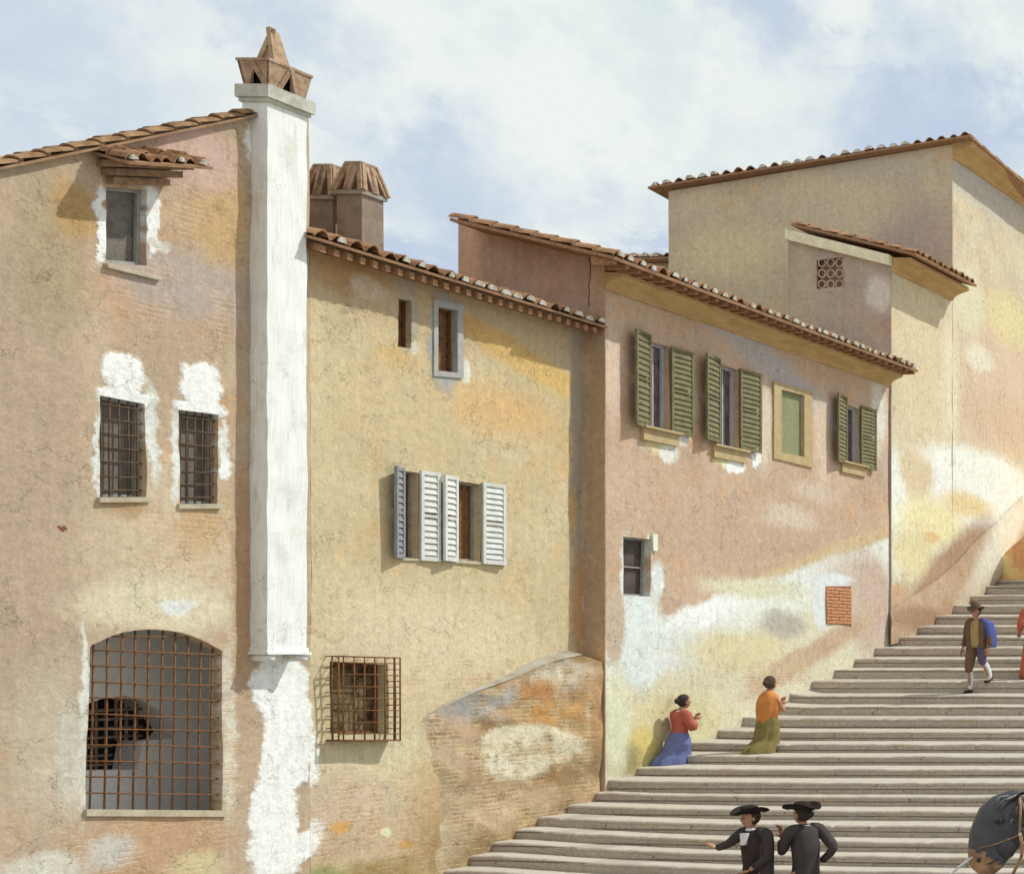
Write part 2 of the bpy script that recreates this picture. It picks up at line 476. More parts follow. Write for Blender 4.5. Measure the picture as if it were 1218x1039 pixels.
# ------------------------------------------------------------------ the first house (left, with tall white chimney)
A1 = 17.0; PX1 = ('x', A1)
house1 = thing('house', (-A1-2, 14.5, 0), 'tan plastered house with a tall white chimney and barred windows, leftmost in the row', 'house')
w_up = [hx(127, 222, A1), hx(176, 226, A1), hx(175, 316, A1), hx(127, 312, A1)]
w_a = [hx(119, 470, A1), hx(174, 480, A1), hx(173, 591, A1), hx(119, 592, A1)]
w_b = [hx(213, 487, A1), hx(260, 493, A1), hx(259, 599, A1), hx(213, 600, A1)]
def archpoly(lx, rx, ly, ry, by0, by1, peak, a, n=12):
    pts = []
    for i in range(n+1):
        t = i/n; px = lx+(rx-lx)*t
        py = ly+(ry-ly)*t-(peak)*4*t*(1-t)
        pts.append(hx(px, py, a))
    pts.append(hx(rx-2, by1, a)); pts.append(hx(lx-5, by0, a))
    return pts
arch = archpoly(107, 265, 768, 774, 962, 964, 23, A1)
ridge1 = [(-240, 243), (0, 192), (100, 168), (200, 145), (292, 130), (369, 117)]
poly1 = [hx(x, y+7, A1) for x, y in ridge1]
yE = onx(369, 0, A1).y; poly1 += [(yE, 0.0-.2), (onx(-240, 0, A1).y, -.2)]
m1 = plaster('tan_plaster', PX1, L(200, 172, 140), L(191, 162, 130), [
    (40, 600, 62, 420, L(188, 160, 132), .3), (60, 880, 45, 90, L(200, 180, 150), .5),
    (140, 290, 30, 85, L(208, 160, 118), .45), (262, 250, 36, 75, L(205, 165, 112), .4), (232, 185, 52, 40, L(208, 170, 150), .4),
    (215, 340, 90, 38, L(186, 164, 148), .5), (60, 300, 45, 95, L(180, 156, 120), .5), (90, 250, 26, 34, L(190, 150, 92), .5),
    (200, 650, 95, 80, L(212, 186, 150), .5), (190, 720, 95, 32, L(222, 205, 168), .4), (210, 722, 26, 9, L(225, 222, 210), .3),
    (146, 600, 30, 14, L(186, 150, 105), .6), (236, 625, 30, 32, L(206, 168, 118), .6),
    (121, 268, 7, 46, WH, .25), (182, 262, 8, 42, WH, .25), (192, 290, 14, 7, L(215, 205, 185), .3),
    (150, 443, 27, 26, WH, .16), (148, 472, 36, 12, WH, .2), (181, 520, 7, 60, L(222, 220, 205), .4), (117, 530, 4, 62, L(225, 222, 208), .3),
    (240, 458, 25, 27, WH, .16), (238, 486, 31, 12, WH, .2), (266, 530, 6, 30, L(228, 226, 212), .4), (207, 545, 6, 60, L(225, 222, 208), .4), (267, 555, 8, 14, WH, .3),
    (101, 850, 5, 115, L(222, 220, 205), .35), (86, 900, 18, 60, L(205, 195, 172), .5), (272, 870, 8, 110, L(218, 205, 180), .4),
    (190, 1002, 85, 42, L(200, 158, 118), .35), (130, 1012, 30, 18, L(205, 195, 180), .4), (50, 1035, 50, 18, L(216, 208, 185), .4), (235, 1030, 30, 14, L(216, 196, 145), .6),
    (290, 690, 12, 130, L(190, 150, 110), .5), (298, 170, 8, 22, WH, .4),
    (335, 815, 34, 40, WH, .12), (345, 870, 34, 52, WH, .12), (342, 910, 32, 30, WH, .12), (326, 960, 27, 60, WH, .14), (330, 1015, 34, 36, WH, .14), (362, 1005, 22, 18, WH, .2),
    (73, 626, 5, 4, L(140, 80, 55), .3),
    (310, 1060, 60, 16, L(150, 140, 85), .5),
], [(190, 1000, 100, 60, None, .4), (278, 880, 14, 140, None, .5), (210, 360, 100, 40, None, .7), (230, 240, 40, 60, None, .8), (240, 640, 60, 50, None, .8)])
wall('wall', house1, m1, PX1, poly1, [w_up, w_a, w_b, arch], thick=.15)
# remaining sides of the house
mb = MB(); yL = onx(-240, 0, A1).y
zL = poly1[0][1]; zR = poly1[5][1]
mb.add([(-A1-.3, yL, 0), (-A1-5, yL, 0), (-A1-5, yL, zL-1.5), (-A1-.3, yL, zL-.1)], [(0, 1, 2, 3)])
mb.add([(-A1-.02, yE, 0), (-A1-5, yE, 0), (-A1-5, yE, zR-1.5), (-A1-.02, yE, zR-.05)], [(3, 2, 1, 0)])
mb.add([(-A1-5, yL, 0), (-A1-5, yE, 0), (-A1-5, yE, zR-1.5), (-A1-5, yL, zL-1.5)], [(0, 1, 2, 3)])
mb.build('side_wall', m1, house1)
# roof rising along the street, its verge of overlapping tiles seen edge-on
r0 = onx(-240, 245, A1-.08); r1 = onx(366, 121, A1-.08)
tile_roof('roof', house1, [simple('dark_old_tile', L(170, 128, 86), L(116, 84, 56), 7, .9, bump=.4, fine=30), M['mortar'], simple('verge_render', L(168, 128, 92), L(130, 96, 68), 7, .7)], (r0.x+.0, r0.y, r0.z), (r0.x-5, r0.y, r0.z-1.1), (0, r1.y-r0.y, r1.z-r0.z), .24, 19, .034, .025, plug=False)
# top window
def framed(parent, plane, poly, frame_w, depth, fm, pm, wname='window', mull=0, rails=0, hint=None):
    mb = MB(); inn = inset(poly, frame_w)
    if area(poly) < 0: poly = poly[::-1]
    ring(mb, plane, poly, inn, -depth-.04, -depth)
    q = inn
    if mull or rails:
        xs = [p[0] for p in q]; ys = [p[1] for p in q]
        x0, x1, y0, y1 = min(xs), max(xs), min(ys), max(ys)
        for i in range(mull):
            x = x0+(x1-x0)*(i+1)/(mull+1); mb.bar(to3(plane, (x, y0+.01), -depth-.02), to3(plane, (x, y1-.03), -depth-.02), .025, .025, outv(plane))
        for i in range(rails):
            y = y0+(y1-y0)*(i+1)/(rails+1); mb.bar(to3(plane, (x0+.005, y), -depth-.021), to3(plane, (x1-.005, y), -depth-.021), .02, .02, outv(plane))
    w = mb.build(wname, fm, parent)
    pane(plane, inset(poly, .004), -depth-.05, 'pane', pm, w)
    return w
w = framed(house1, PX1, w_up, .035, .08, M['frame_grey'], simple('streaky_grey_pane', (.19, .18, .155, 1), (.12, .11, .095, 1), 12, .9, rough=.5), mull=0, rails=0)
mb = MB(); mb.box(onx(124, 318, A1)+Vector((-.1, 0, 0)), (.14, 0, 0), (0, .55, -.0), (0, 0, .045)); mb.build('sill', M['stonesill'], w)
for q, nv, nh in ((w_a, 5, 7), (w_b, 5, 7)):
    w = framed(house1, PX1, q, .03, .09, M['frame_grey'], M['glass_grey'], 'barred_window')
    if area(q) < 0: pass
    g = grid_bars(PX1, q, nv, nh, -.05, .008).build('grille', M['iron_brown'], w)
    bl, br = q[3], q[2]
    mb = MB(); mb.prism([to3(PX1, (bl[0]-.03, bl[1]-.05), -.12), to3(PX1, (br[0]+.03, br[1]-.05), -.12), to3(PX1, (br[0]+.03, br[1]+.005), -.12), to3(PX1, (bl[0]-.03, bl[1]+.005), -.12)], (.155, 0, 0))
    mb.build('sill', M['stonesill'], w)
# tiled hood over the top window
hood = MB()
p0 = onx(110, 188, A1); p1 = onx(207, 193, A1); dz_ = p1.z-p0.z; dy_ = p1.y-p0.y
for i, (w_, dz, a_, b_) in enumerate(((.08, -.27, .16, .86), (.17, -.18, .10, .92), (.26, -.09, .05, .96))):
    hood.box((-A1-.02, p0.y+dy_*a_, p0.z+dz_*a_+dz), (w_+.02, 0, 0), (0, dy_*(b_-a_), dz_*(b_-a_)), (0, 0, .075))
ho = hood.build('window_hood', simple('hood_brick', L(172, 134, 98), L(124, 92, 66), 14, .8), house1)
tile_roof('hood_tiles', ho, [M['tile'], M['mortar'], M['soffit']], (-A1+.36, p0.y-.02, p0.z-.01), (-A1+.36, p1.y+.03, p1.z-.01), (-.42, 0, .12), .115, 2, .034, .03, plugchance=.35)
# arched opening: deep reveal, grey vaulted inside and rusty grille
mi_ = simple('grey_inner_plaster', (.93, .94, .94, 1), (.88, .89, .89, 1), 1.5, .7)
af = MB()
af_poly = arch if area(arch) > 0 else arch[::-1]
hy0 = min(p[0] for p in arch); hy1 = max(p[0] for p in arch); vz0 = min(p[1] for p in arch); vz1 = max(p[1] for p in arch)
aw = MB()
zs = onx(185, 745, A1).z
# room behind: back wall with an inner arch, side walls, floor, ceiling
BX = A1+1.1
ih = [hx(x, y, BX) for x, y in ((78, 852), (100, 838), (120, 831), (150, 827), (172, 833), (190, 844), (203, 856), (213, 869), (205, 878), (170, 880), (163, 915), (78, 915))]
wall('inner_wall', house1, mi_, ('x', BX), [(hy0-1.3, 1.1), (hy1+1.9, 1.1), (hy1+1.9, vz1+.4), (hy0-1.3, vz1+.4)], [ih], thick=.3, amp=.01)
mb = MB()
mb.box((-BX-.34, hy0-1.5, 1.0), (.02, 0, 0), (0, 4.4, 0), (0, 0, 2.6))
mb.build('inner_dark_backing', simple('painted_inner_dark', (.03, .03, .035, 1), (.02, .02, .022, 1), 2, .6), house1)  # near-black colour paints the darkness of the room beyond the arch
mb = MB()
mb.box((-BX+.01, hy0-1.3, 1.45), (BX-A1-.13, 0, 0), (0, yE-.03-hy0+1.3, 0), (0, 0, .1))
mb.box((-BX+.01, hy0-1.3, vz1+.4), (BX-A1-.13, 0, 0), (0, yE-.03-hy0+1.3, 0), (0, 0, .1))
mb.box((-BX+.01, yE-.06, 1.0), (BX-A1-.13, 0, 0), (0, .05, 0), (0, 0, 3))
mb.box((-BX+.01, hy0-1.35, 1.0), (BX-A1-.13, 0, 0), (0, .05, 0), (0, 0, 3))
mb.build('inner_side_wall', mi_, house1)
# dark lattice in the inner arch
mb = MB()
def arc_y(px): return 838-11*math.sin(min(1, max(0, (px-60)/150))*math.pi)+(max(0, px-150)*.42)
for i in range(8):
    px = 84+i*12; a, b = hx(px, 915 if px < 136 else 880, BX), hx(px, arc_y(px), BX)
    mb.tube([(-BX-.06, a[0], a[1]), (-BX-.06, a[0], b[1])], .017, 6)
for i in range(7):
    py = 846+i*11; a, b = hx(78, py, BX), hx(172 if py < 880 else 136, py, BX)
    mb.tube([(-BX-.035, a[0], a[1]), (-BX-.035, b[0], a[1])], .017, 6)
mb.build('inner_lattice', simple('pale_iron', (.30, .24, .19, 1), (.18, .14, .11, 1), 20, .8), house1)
def archtop(h):
    best = None
    n = 13
    P = arch[:13]
    for i in range(12):
        if P[i][0] <= h <= P[i+1][0]:
            t = (h-P[i][0])/(P[i+1][0]-P[i][0]); return P[i][1]+(P[i+1][1]-P[i][1])*t
    return P[0][1] if h < P[0][0] else P[-1][1]
ag = MB(); bl = arch[-1]; br = arch[-2]
NVB = 10
for i in range(NVB):
    t = (i+.6)/NVB
    a = lerp2(bl, br, t+random.uniform(-.006, .006)); h2 = arch[0][0]+(arch[12][0]-arch[0][0])*(t+random.uniform(-.006, .006))
    b = (h2, archtop(h2)); m_ = lerp2(a, b, .5); m_ = (m_[0]+random.uniform(-.012, .012), m_[1])
    ag.tube([to3(PX1, a, -.055), to3(PX1, lerp2(a, m_, .5), -.055), to3(PX1, m_, -.055), to3(PX1, b, -.055)], .0095, 6)
for i in range(10):
    t = (i+.25)/10.3
    a = lerp2(arch[0], bl, t); b = lerp2(arch[12], br, t+random.uniform(-.008, .008))
    if i == 0: a = (a[0]+.06, a[1]); 
    m_ = lerp2(a, b, .5); m_ = (m_[0], m_[1]+random.uniform(-.012, .012))
    ag.tube([to3(PX1, a, -.038), to3(PX1, m_, -.038), to3(PX1, b, -.038)], .0095, 6)
# one bar above the springing
za = onx(185, 757, A1).z
hs = [arch[0][0]+(arch[12][0]-arch[0][0])*k/40 for k in range(41)]
hs = [h for h in hs if archtop(h) > za+.005]
if len(hs) > 2: ag.tube([to3(PX1, (hs[0], za), -.038), to3(PX1, (hs[-1], za), -.038)], .0095, 6)
ag.build('arched_grille', M['iron'], house1)
mb = MB(); mb.prism([to3(PX1, (bl[0]-.02, bl[1]-.07), -.3), to3(PX1, (br[0]+.03, br[1]-.07), -.3), to3(PX1, (br[0]+.03, br[1]+.004), -.3), to3(PX1, (bl[0]-.02, bl[1]+.004), -.3)], (.335, 0, 0))
mb.build('sill', M['stonesill'], house1)

# tall chimney
ACH = 16.8
c0 = onx(318, 122, ACH); c1 = onx(365, 126, ACH)
zb = onx(318, 776, ACH).z; zt = (c0.z+c1.z)/2-.02
ch = MB()
Y0, Y1 = c0.y, c1.y; X1, X0 = -ACH, -ACH-.30
def rough_column(mb, X0, X1, Y0, Y1, z0, z1, n=40, amp=.007):
    vs = []; segx = 3; segy = 4
    per = [(X0+(X1-X0)*i/segx, Y0) for i in range(segx)]+[(X1, Y0+(Y1-Y0)*i/segy) for i in range(segy)]+[(X1+(X0-X1)*i/segx, Y1) for i in range(segx)]+[(X0, Y1+(Y0-Y1)*i/segy) for i in range(segy)]
    m = len(per)
    for j in range(n+1):
        z = z0+(z1-z0)*j/n
        for (x, y) in per:
            vs.append((x+amp*noise.noise(Vector((x*5, y*5, z*2.2))), y+amp*noise.noise(Vector((x*5+9, y*5, z*2.2))), z))
    fs = [(j*m+i, j*m+(i+1) % m, (j+1)*m+(i+1) % m, (j+1)*m+i) for j in range(n) for i in range(m)]
    fs += [tuple(reversed(range(m))), tuple(range(n*m, n*m+m))]
    mb.add(vs, fs, 0, False)
rough_column(ch, X0, X1, Y0, Y1, zb+.06, zt, 90, .013)
chim = ch.build('chimney', M['chwhite'], house1)
mb = MB(); mb.box((X0+.05, Y0-.012, zb), (.262, 0, 0), (0, Y1-Y0+.024, 0), (0, 0, .065)); mb.box((X0+.06, Y0-.03, zb-.02), (.275, 0, 0), (0, Y1-Y0+.06, 0), (0, 0, .03))
mb.build('chimney_foot', M['chwhite'], chim)
for yy in (Y0+.0, Y1-.09):
    mb = MB(); mb.tube([(-A1-.05, yy+.045, zb-.06), (X1+.012, yy+.045, zb-.06)], .045, 10); mb.build('corbel', M['chwhite'], chim)
slabm = simple('stone_slab', L(205, 200, 182), L(170, 160, 140), 6, .7)
mb = MB(); mb.box((X0-.04, Y0-.05, zt), (X1-X0+.1, 0, 0), (0, Y1-Y0+.1, 0), (0, 0, .15)); mb.box((X0-.02, Y0-.025, zt-.045), (X1-X0+.05, 0, 0), (0, Y1-Y0+.05, 0), (0, 0, .045))
mb.build('chimney_cap', slabm, chim)
cow = simple('cowl_tile', L(196, 160, 126), L(146, 112, 84), 10, .8, bump=.4)
def cowl(parent, X0, X1, Y0, Y1, z, h, peak, flare=.05, name='cowl'):
    mb = MB(); d = .035
    # dark core
    ix0, ix1, iy0, iy1 = X0+.06, X1-.06, Y0+.06, Y1-.06
    mb.box((ix0, iy0, z), (ix1-ix0, 0, 0), (0, iy1-iy0, 0), (0, 0, h*.92), 1)
    # corner tiles flaring outwards
    cx, cy = (X0+X1)/2, (Y0+Y1)/2
    def slab(a, b, w=.09, tk=.022, up=(0, -1, 0), mi=0): mb.bar(a, b, w, tk, up, mi)
    wX, wY = X1-X0, Y1-Y0
    for (y, s_) in ((Y0, -1), (Y1, 1)):
        # corner tiles
        for (x, sx) in ((X0, -1), (X1, 1)):
            mb.prism([(x-sx*.01, y, z), (x-sx*wX*.26, y, z), (x-sx*wX*.46, y+s_*flare, z+h), (x+sx*flare, y+s_*flare, z+h)], (0, -s_*.03, 0))
        slab((X0+wX*.10, y-.008*s_, z), (cx+wX*.04, y+s_*flare*.9, z+h), .055, .025)
        slab((X1-wX*.10, y-.008*s_, z), (cx-wX*.04, y+s_*(flare*.9+.012), z+h), .055, .025)
    for (x, sx) in ((X0, -1), (X1, 1)):
        for (y, s_) in ((Y0, -1), (Y1, 1)):
            mb.prism([(x, y, z), (x, y-s_*wY*.36, z), (x+sx*flare, y-s_*wY*.46, z+h), (x+sx*flare, y+s_*flare, z+h)], (-sx*.03, 0, 0))
        slab((x, Y0+wY*.25, z), (x+sx*flare, cy, z+h), .05, .025, (1, 0, 0))
        slab((x, Y1-wY*.25, z), (x+sx*(flare+.01), cy, z+h), .05, .025, (1, 0, 0))
    mb.box((X0-flare-.01, Y0-flare-.01, z+h), (wX+2*flare+.02, 0, 0), (0, wY+2*flare+.02, 0), (0, 0, .03))
    if peak > 0:
        # four tiles leaning together
        px, py, zz = cx, cy, z+h+.03
        b = [(cx-wX*.32, cy-wY*.22, zz), (cx+wX*.32, cy-wY*.24, zz), (cx+wX*.32, cy+wY*.22, zz), (cx-wX*.32, cy+wY*.22, zz)]
        tp = [(cx-.02, cy-.03, zz+peak), (cx+.02, cy-.03, zz+peak), (cx+.02, cy+.03, zz+peak), (cx-.02, cy+.03, zz+peak)]
        mb.add(b+tp, [(0, 1, 5, 4), (1, 2, 6, 5), (2, 3, 7, 6), (3, 0, 4, 7), (4, 5, 6, 7)])
        slab((b[0][0], b[0][1]-.01, zz), (cx+.02, cy-.04, zz+peak+.02), .05, .03)
        slab((b[1][0], b[1][1]-.01, zz), (cx-.02, cy-.052, zz+peak+.03), .05, .03)
    return mb.build(name, [cow, M['dark']], parent)
cowl(chim, X0+.0, X1, Y0+.02, Y1-.02, zt+.15, .29, .42, .04)

# ------------------------------------------------------------------ second house (yellow, tiled eave, white shutters)
house2 = thing('house', (-A1-2, 19.5, 0), 'yellow plastered house with white shutters, second from the left', 'house')
EA2 = 16.68
e20 = onx(376, 279, EA2); e21 = onx(720, 382, EA2); ze2 = (e20.z+e21.z)/2
w_c = [hx(473, 355, A1), hx(489, 358, A1), hx(489, 414, A1), hx(473, 412, A1)]
w_d = [hx(520, 365, A1), hx(543, 369, A1), hx(543, 443, A1), hx(520, 441, A1)]
w_s1 = [hx(477, 559, A1), hx(497, 562, A1), hx(497, 664, A1), hx(477, 663, A1)]
w_s2 = [hx(540, 571, A1), hx(571, 576, A1), hx(571, 667, A1), hx(540, 666, A1)]
w_g = [hx(392, 786, A1), hx(462, 790, A1), hx(462, 872, A1), hx(392, 872, A1)]
yB3 = F*16.67/(VX-720)
poly2 = [(yE+.002, -.2), (yB3+.05, -.2), (yB3+.05, ze2+.13), (yE+.002, ze2+.13)]
GB2 = L(164, 160, 152)
m2 = plaster('yellow_plaster', PX1, L(214, 191, 146), L(208, 184, 138), [
    (520, 330, 260, 75, L(196, 166, 124), .5),  # broad tan patch paints part of the eave shade onto the wall
    (615, 422, 85, 13, L(206, 148, 82), .5, -15), (640, 440, 70, 16, L(222, 180, 105), .6, -15), (600, 490, 65, 28, L(222, 178, 118), .6), (470, 428, 22, 14, L(222, 172, 92), .5),
    (420, 330, 50, 22, L(190, 145, 95), .5), (440, 345, 24, 14, L(210, 180, 145), .4),
    (493, 415, 6, 8, L(228, 220, 195), .3), (555, 440, 6, 16, L(228, 222, 198), .3), (530, 408, 20, 60, L(172, 168, 160), .18), (484, 362, 12, 60, L(186, 166, 138), .3),
    (460, 480, 60, 60, L(212, 186, 140), .5), (500, 760, 120, 60, L(222, 200, 158), .6), (440, 890, 55, 50, L(222, 204, 160), .5),
    (410, 960, 60, 45, L(210, 184, 150), .4), (430, 1000, 90, 25, L(206, 176, 138), .5), (405, 985, 10, 7, L(225, 165, 85), .5), (486, 1003, 9, 6, L(222, 160, 80), .4), (460, 992, 8, 5, L(232, 222, 175), .3),
    (470, 1032, 70, 14, L(168, 140, 85), .4), (380, 1045, 30, 14, L(160, 160, 100), .4),
    (687, 500, 8, 260, L(176, 158, 135), .4), (690, 720, 9, 60, L(200, 150, 100), .5), (699, 700, 4, 80, L(205, 190, 158), .2), (683, 610, 5, 30, L(200, 160, 100), .5),  # long grey strip paints the shadow cast by the pink house's end
    (560, 955, 60, 60, L(200, 162, 116), .6), (530, 1010, 40, 40, L(178, 144, 96), .6),
    (352, 815, 14, 40, WH, .2), (358, 880, 16, 50, WH, .2), (370, 905, 14, 30, WH, .25), (350, 1005, 32, 26, WH, .2), (372, 990, 14, 20, WH, .3),
], [(430, 970, 80, 60, None, .5), (600, 1000, 150, 60, None, .5), (560, 800, 90, 20, None, .6)])
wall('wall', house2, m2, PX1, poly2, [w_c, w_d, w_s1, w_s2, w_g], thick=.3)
mb = MB()
mb.box((-A1-5, yE+.01, 0), (.2, 0, 0), (0, yB3-yE, 0), (0, 0, ze2+1.3))
mb.build('rear_wall', m2, house2)
up2 = Vector((-2.6, 0, .66))
roof2 = tile_roof('roof', house2, [M['tile'], M['mortar'], M['soffit']], (-EA2, e20.y-.02, ze2-.03), (-EA2, e21.y, ze2-.03), up2, .215, 8, .052, .035, plugchance=.75)
# rafters under the eave
nr = 27
for i in range(nr):
    y = e20.y+.08+(e21.y-e20.y-.12)*i/(nr-1)
    mb = MB(); s_ = .66/2.6
    mb.prism([(-EA2-.02, y, ze2-.12), (-EA2-.45, y, ze2-.12+s_*.43), (-EA2-.45, y, ze2-.22+s_*.43), (-EA2-.02, y, ze2-.205)], (0, .07, 0))
    mb.build('rafter', M['rafter'], roof2)
# plain small windows
for q in (w_c, w_d):
    framed(house2, PX1, q, .022 if q is w_d else .015, .07, M['glass_brown'], M['glass_brown'], 'small_window', rails=0)
fr = MB(); o_ = [hx(515, 356, A1), hx(550, 362, A1), hx(550, 450, A1), hx(515, 447, A1)]
ring(fr, PX1, o_, w_d, -.05, .018); fr.build('window_surround', simple('grey_surround', L(182, 178, 168), L(158, 152, 140), 8, .6), house2)
# shutters
def leaf(parent, mat, a, hinge_px, top, bot, width, theta, side, nslat=13, gap=.02, name='shutter'):
    """louvred leaf hinged at the jamb: side=-1 opens towards the near end of the street, +1 away; theta = angle off the wall"""
    H = onx(hinge_px, top, a); B = onx(hinge_px, bot, a); h = H.z-B.z
    u = Vector((math.sin(theta), side*math.cos(theta), 0)); n = Vector((math.cos(theta), -side*math.sin(theta), 0)); z = Vector((0, 0, 1))
    o = Vector((-a+gap, H.y, B.z)); tk = .032
    mb = MB(); st = .045
    mb.box(o, u*st, z*h, n*tk); mb.box(o+u*(width-st), u*st, z*h, n*tk)
    for z0, zh in ((0, .06), (h*.5-.02, .04), (h-.05, .05)): mb.box(o+u*(st-.002)+z*z0+n*.002, u*(width-2*st+.004), z*zh, n*(tk-.004))
    for i in range(nslat):
        zz = .07+(h-.13)*(i+.5)/nslat
        if abs(zz-h*.5) < .025: continue
        sl = (h-.13)/nslat
        mb.box(o+u*st+z*(zz+sl*.5)+n*.004, u*(width-2*st), (n*.022-z*sl*.98), (n*.5+z*.5)*.008)
    return mb.build(name, mat, parent)
WM, GMs = M['white_paint'], M['green']
wn = framed(house2, PX1, w_s1, .02, .08, M['frame_grey'], M['glass_brown'], 'shuttered_window')
leaf(wn, simple('shaded_shutter_white', L(150, 150, 150), L(120, 120, 122), 8, .6), A1, 477, 556, 664, .22, R(20), -1); leaf(wn, WM, A1, 497, 559, 666, .285, R(3), 1)  # first leaf: darker copy of the white paint, its shade painted in
wn = framed(house2, PX1, w_s2, .028, .08, M['frame_grey'], M['glass_brown'], 'shuttered_window')
leaf(wn, WM, A1, 540, 567, 668, .285, R(12), -1, gap=.03); leaf(wn, WM, A1, 571, 573, 670, .37, R(3), 1)
mb = MB(); q0 = onx(474, 664, A1); q1 = onx(600, 671, A1)
mb.prism([(-A1-.05, q0.y, q0.z-.02), (-A1-.05, q1.y, q1.z-.02), (-A1-.05, q1.y, q1.z+.012), (-A1-.05, q0.y, q0.z+.012)], (.08, 0, 0)); mb.build('sill', M['stonesill'], house2)
# caged window
wn = framed(house2, PX1, w_g, .04, .14, M['wood'], simple('murky_pane', L(140, 116, 80), L(66, 46, 34), 7, 1.0), 'caged_window', mull=0, rails=0)
cg = [hx(388, 780, A1), hx(462, 782, A1), hx(462, 880, A1), hx(388, 880, A1)]
g = grid_bars(PX1, cg, 6, 7, .15, .0075)
def edge_rods(a, b, n, w):
    for i in range(n+1):
        p = lerp2(a, b, i/n)
        g.tube([to3(PX1, p, -.03), to3(PX1, p, w*.6), to3(PX1, p, w)], .0065, 6)
edge_rods(cg[0], cg[1], 6, .155); edge_rods(cg[3], cg[2], 6, .155); edge_rods(cg[0], cg[3], 7, .155); edge_rods(cg[1], cg[2], 7, .155)
for a_, b_ in ((0, 1), (1, 2), (2, 3), (3, 0)):
    for ww in (.155, .075): g.tube([to3(PX1, cg[a_], ww), to3(PX1, cg[b_], ww)], .009, 6)
# solid bottom tray of the cage
g.prism([to3(PX1, (cg[3][0], cg[3][1]-.01), 0), to3(PX1, (cg[2][0], cg[2][1]-.01), 0), to3(PX1, (cg[2][0], cg[2][1]+.01), 0), to3(PX1, (cg[3][0], cg[3][1]+.01), 0)], (.15, 0, 0))
g.build('iron_cage', M['iron'], wn)
# pair of chimneys on the roof
chm = simple('chimney_render', L(158, 136, 116), L(128, 106, 90), 5, .7)
def roof_chimney(x, y, wx, wy, z0, z1, hh, peak):
    mb = MB(); rough_column(mb, x-wx, x, y, y+wy, z0, z1, 8, .01)
    c_ = mb.build('chimney', chm, roof2)
    mb = MB(); mb.box((x-wx-.03, y-.03, z1), (wx+.06, 0, 0), (0, wy+.06, 0), (0, 0, .05)); mb.build('chimney_cap', simple('cap_stone', L(172, 160, 144), L(140, 125, 110), 7, .6), roof2)
    # hipped cover of leaning tiles
    m = MB(); z = z1+.05; o = .02; ins = .10
    b = [(x-wx-o, y-o, z), (x+o, y-o, z), (x+o, y+wy+o, z), (x-wx-o, y+wy+o, z)]
    tp = [(x-wx+ins, y+.06, z+hh), (x-ins*.7, y+.06, z+hh), (x-ins*.7, y+wy-.06, z+hh), (x-wx+ins, y+wy-.06, z+hh)]
    m.add([Vector(p)*1 for p in b+tp], [(0, 1, 5, 4), (1, 2, 6, 5), (2, 3, 7, 6), (3, 0, 4, 7), (4, 5, 6, 7)], 1)
    for i in range(4):
        a0, a1, t0, t1 = Vector(b[i]), Vector(b[(i+1) % 4]), Vector(tp[i]), Vector(tp[(i+1) % 4])
        nn = (a1-a0).cross(t0-a0).normalized()
        for k0, k1 in ((0, .0), (.5, .35), (.5, .65), (1, 1)):
            p_, q_ = a0.lerp(a1, k0), t0.lerp(t1, k1)
            m.bar(p_+nn*.012, q_+nn*.012, .085, .03, nn)
    m.box(Vector(tp[0])+Vector((-.03, -.03, 0)), (Vector(tp[1])-Vector(tp[0]))+Vector((.06, 0, 0)), (0, wy-.06, 0), (0, 0, .03))
    m.build('cowl', [cow, simple('cowl_shadow', (.10, .06, .04, 1))], roof2)
YC = 18.55
roof_chimney(-(VX-431)*YC/F, YC, .33, .30, 4.9, (HY-231)*YC/F+CZ, .36, 0)
roof_chimney(-(VX-396)*(YC+.12)/F, YC+.12, .36, .30, 4.9, (HY-234)*YC/F+CZ, .40, 0)

# ------------------------------------------------------------------ brick base between yellow house and the stairs
AB = 16.93; PXB = ('x', AB)
butt = thing('brick_buttress', (-AB, 20, 0), 'orange brick buttress with fallen plaster below the yellow house, beside the lowest steps', 'buttress')
top = [(488, 872, 17.04), (500, 852, 17.03), (528, 840, 16.98), (562, 824, 16.93), (588, 815, 16.90), (612, 806, 16.87), (640, 792, 16.84), (668, 784, 16.78), (694, 778, 16.72), (719, 786, 16.675)]
bp = [hx(*q) for q in top]
def taper(p):
    return taper0(p)+.03*noise.noise(Vector((p[0]*5, p[1]*7, 1.2)))+.10*noise.noise(Vector((p[0]*.8, p[1]*1.3, 2.2)))*min(1, max(0, (yB3-.6-p[0])/2))
def taper0(p):
    if p[0] <= bp[0][0]: return AB-17.05
    for k in range(len(bp)-1):
        if p[0] <= bp[k+1][0]:
            t_ = (p[0]-bp[k][0])/(bp[k+1][0]-bp[k][0]); return AB-(top[k][2]+(top[k+1][2]-top[k][2])*t_)
    return AB-top[-1][2]
bp[-1] = (yB3-.06, bp[-1][1])
bpoly = bp+[(yB3-.06, -.1), (hx(500, 900, AB)[0]-.25, -.1), (hx(470, 990, AB)[0], hx(470, 990, AB)[1])]
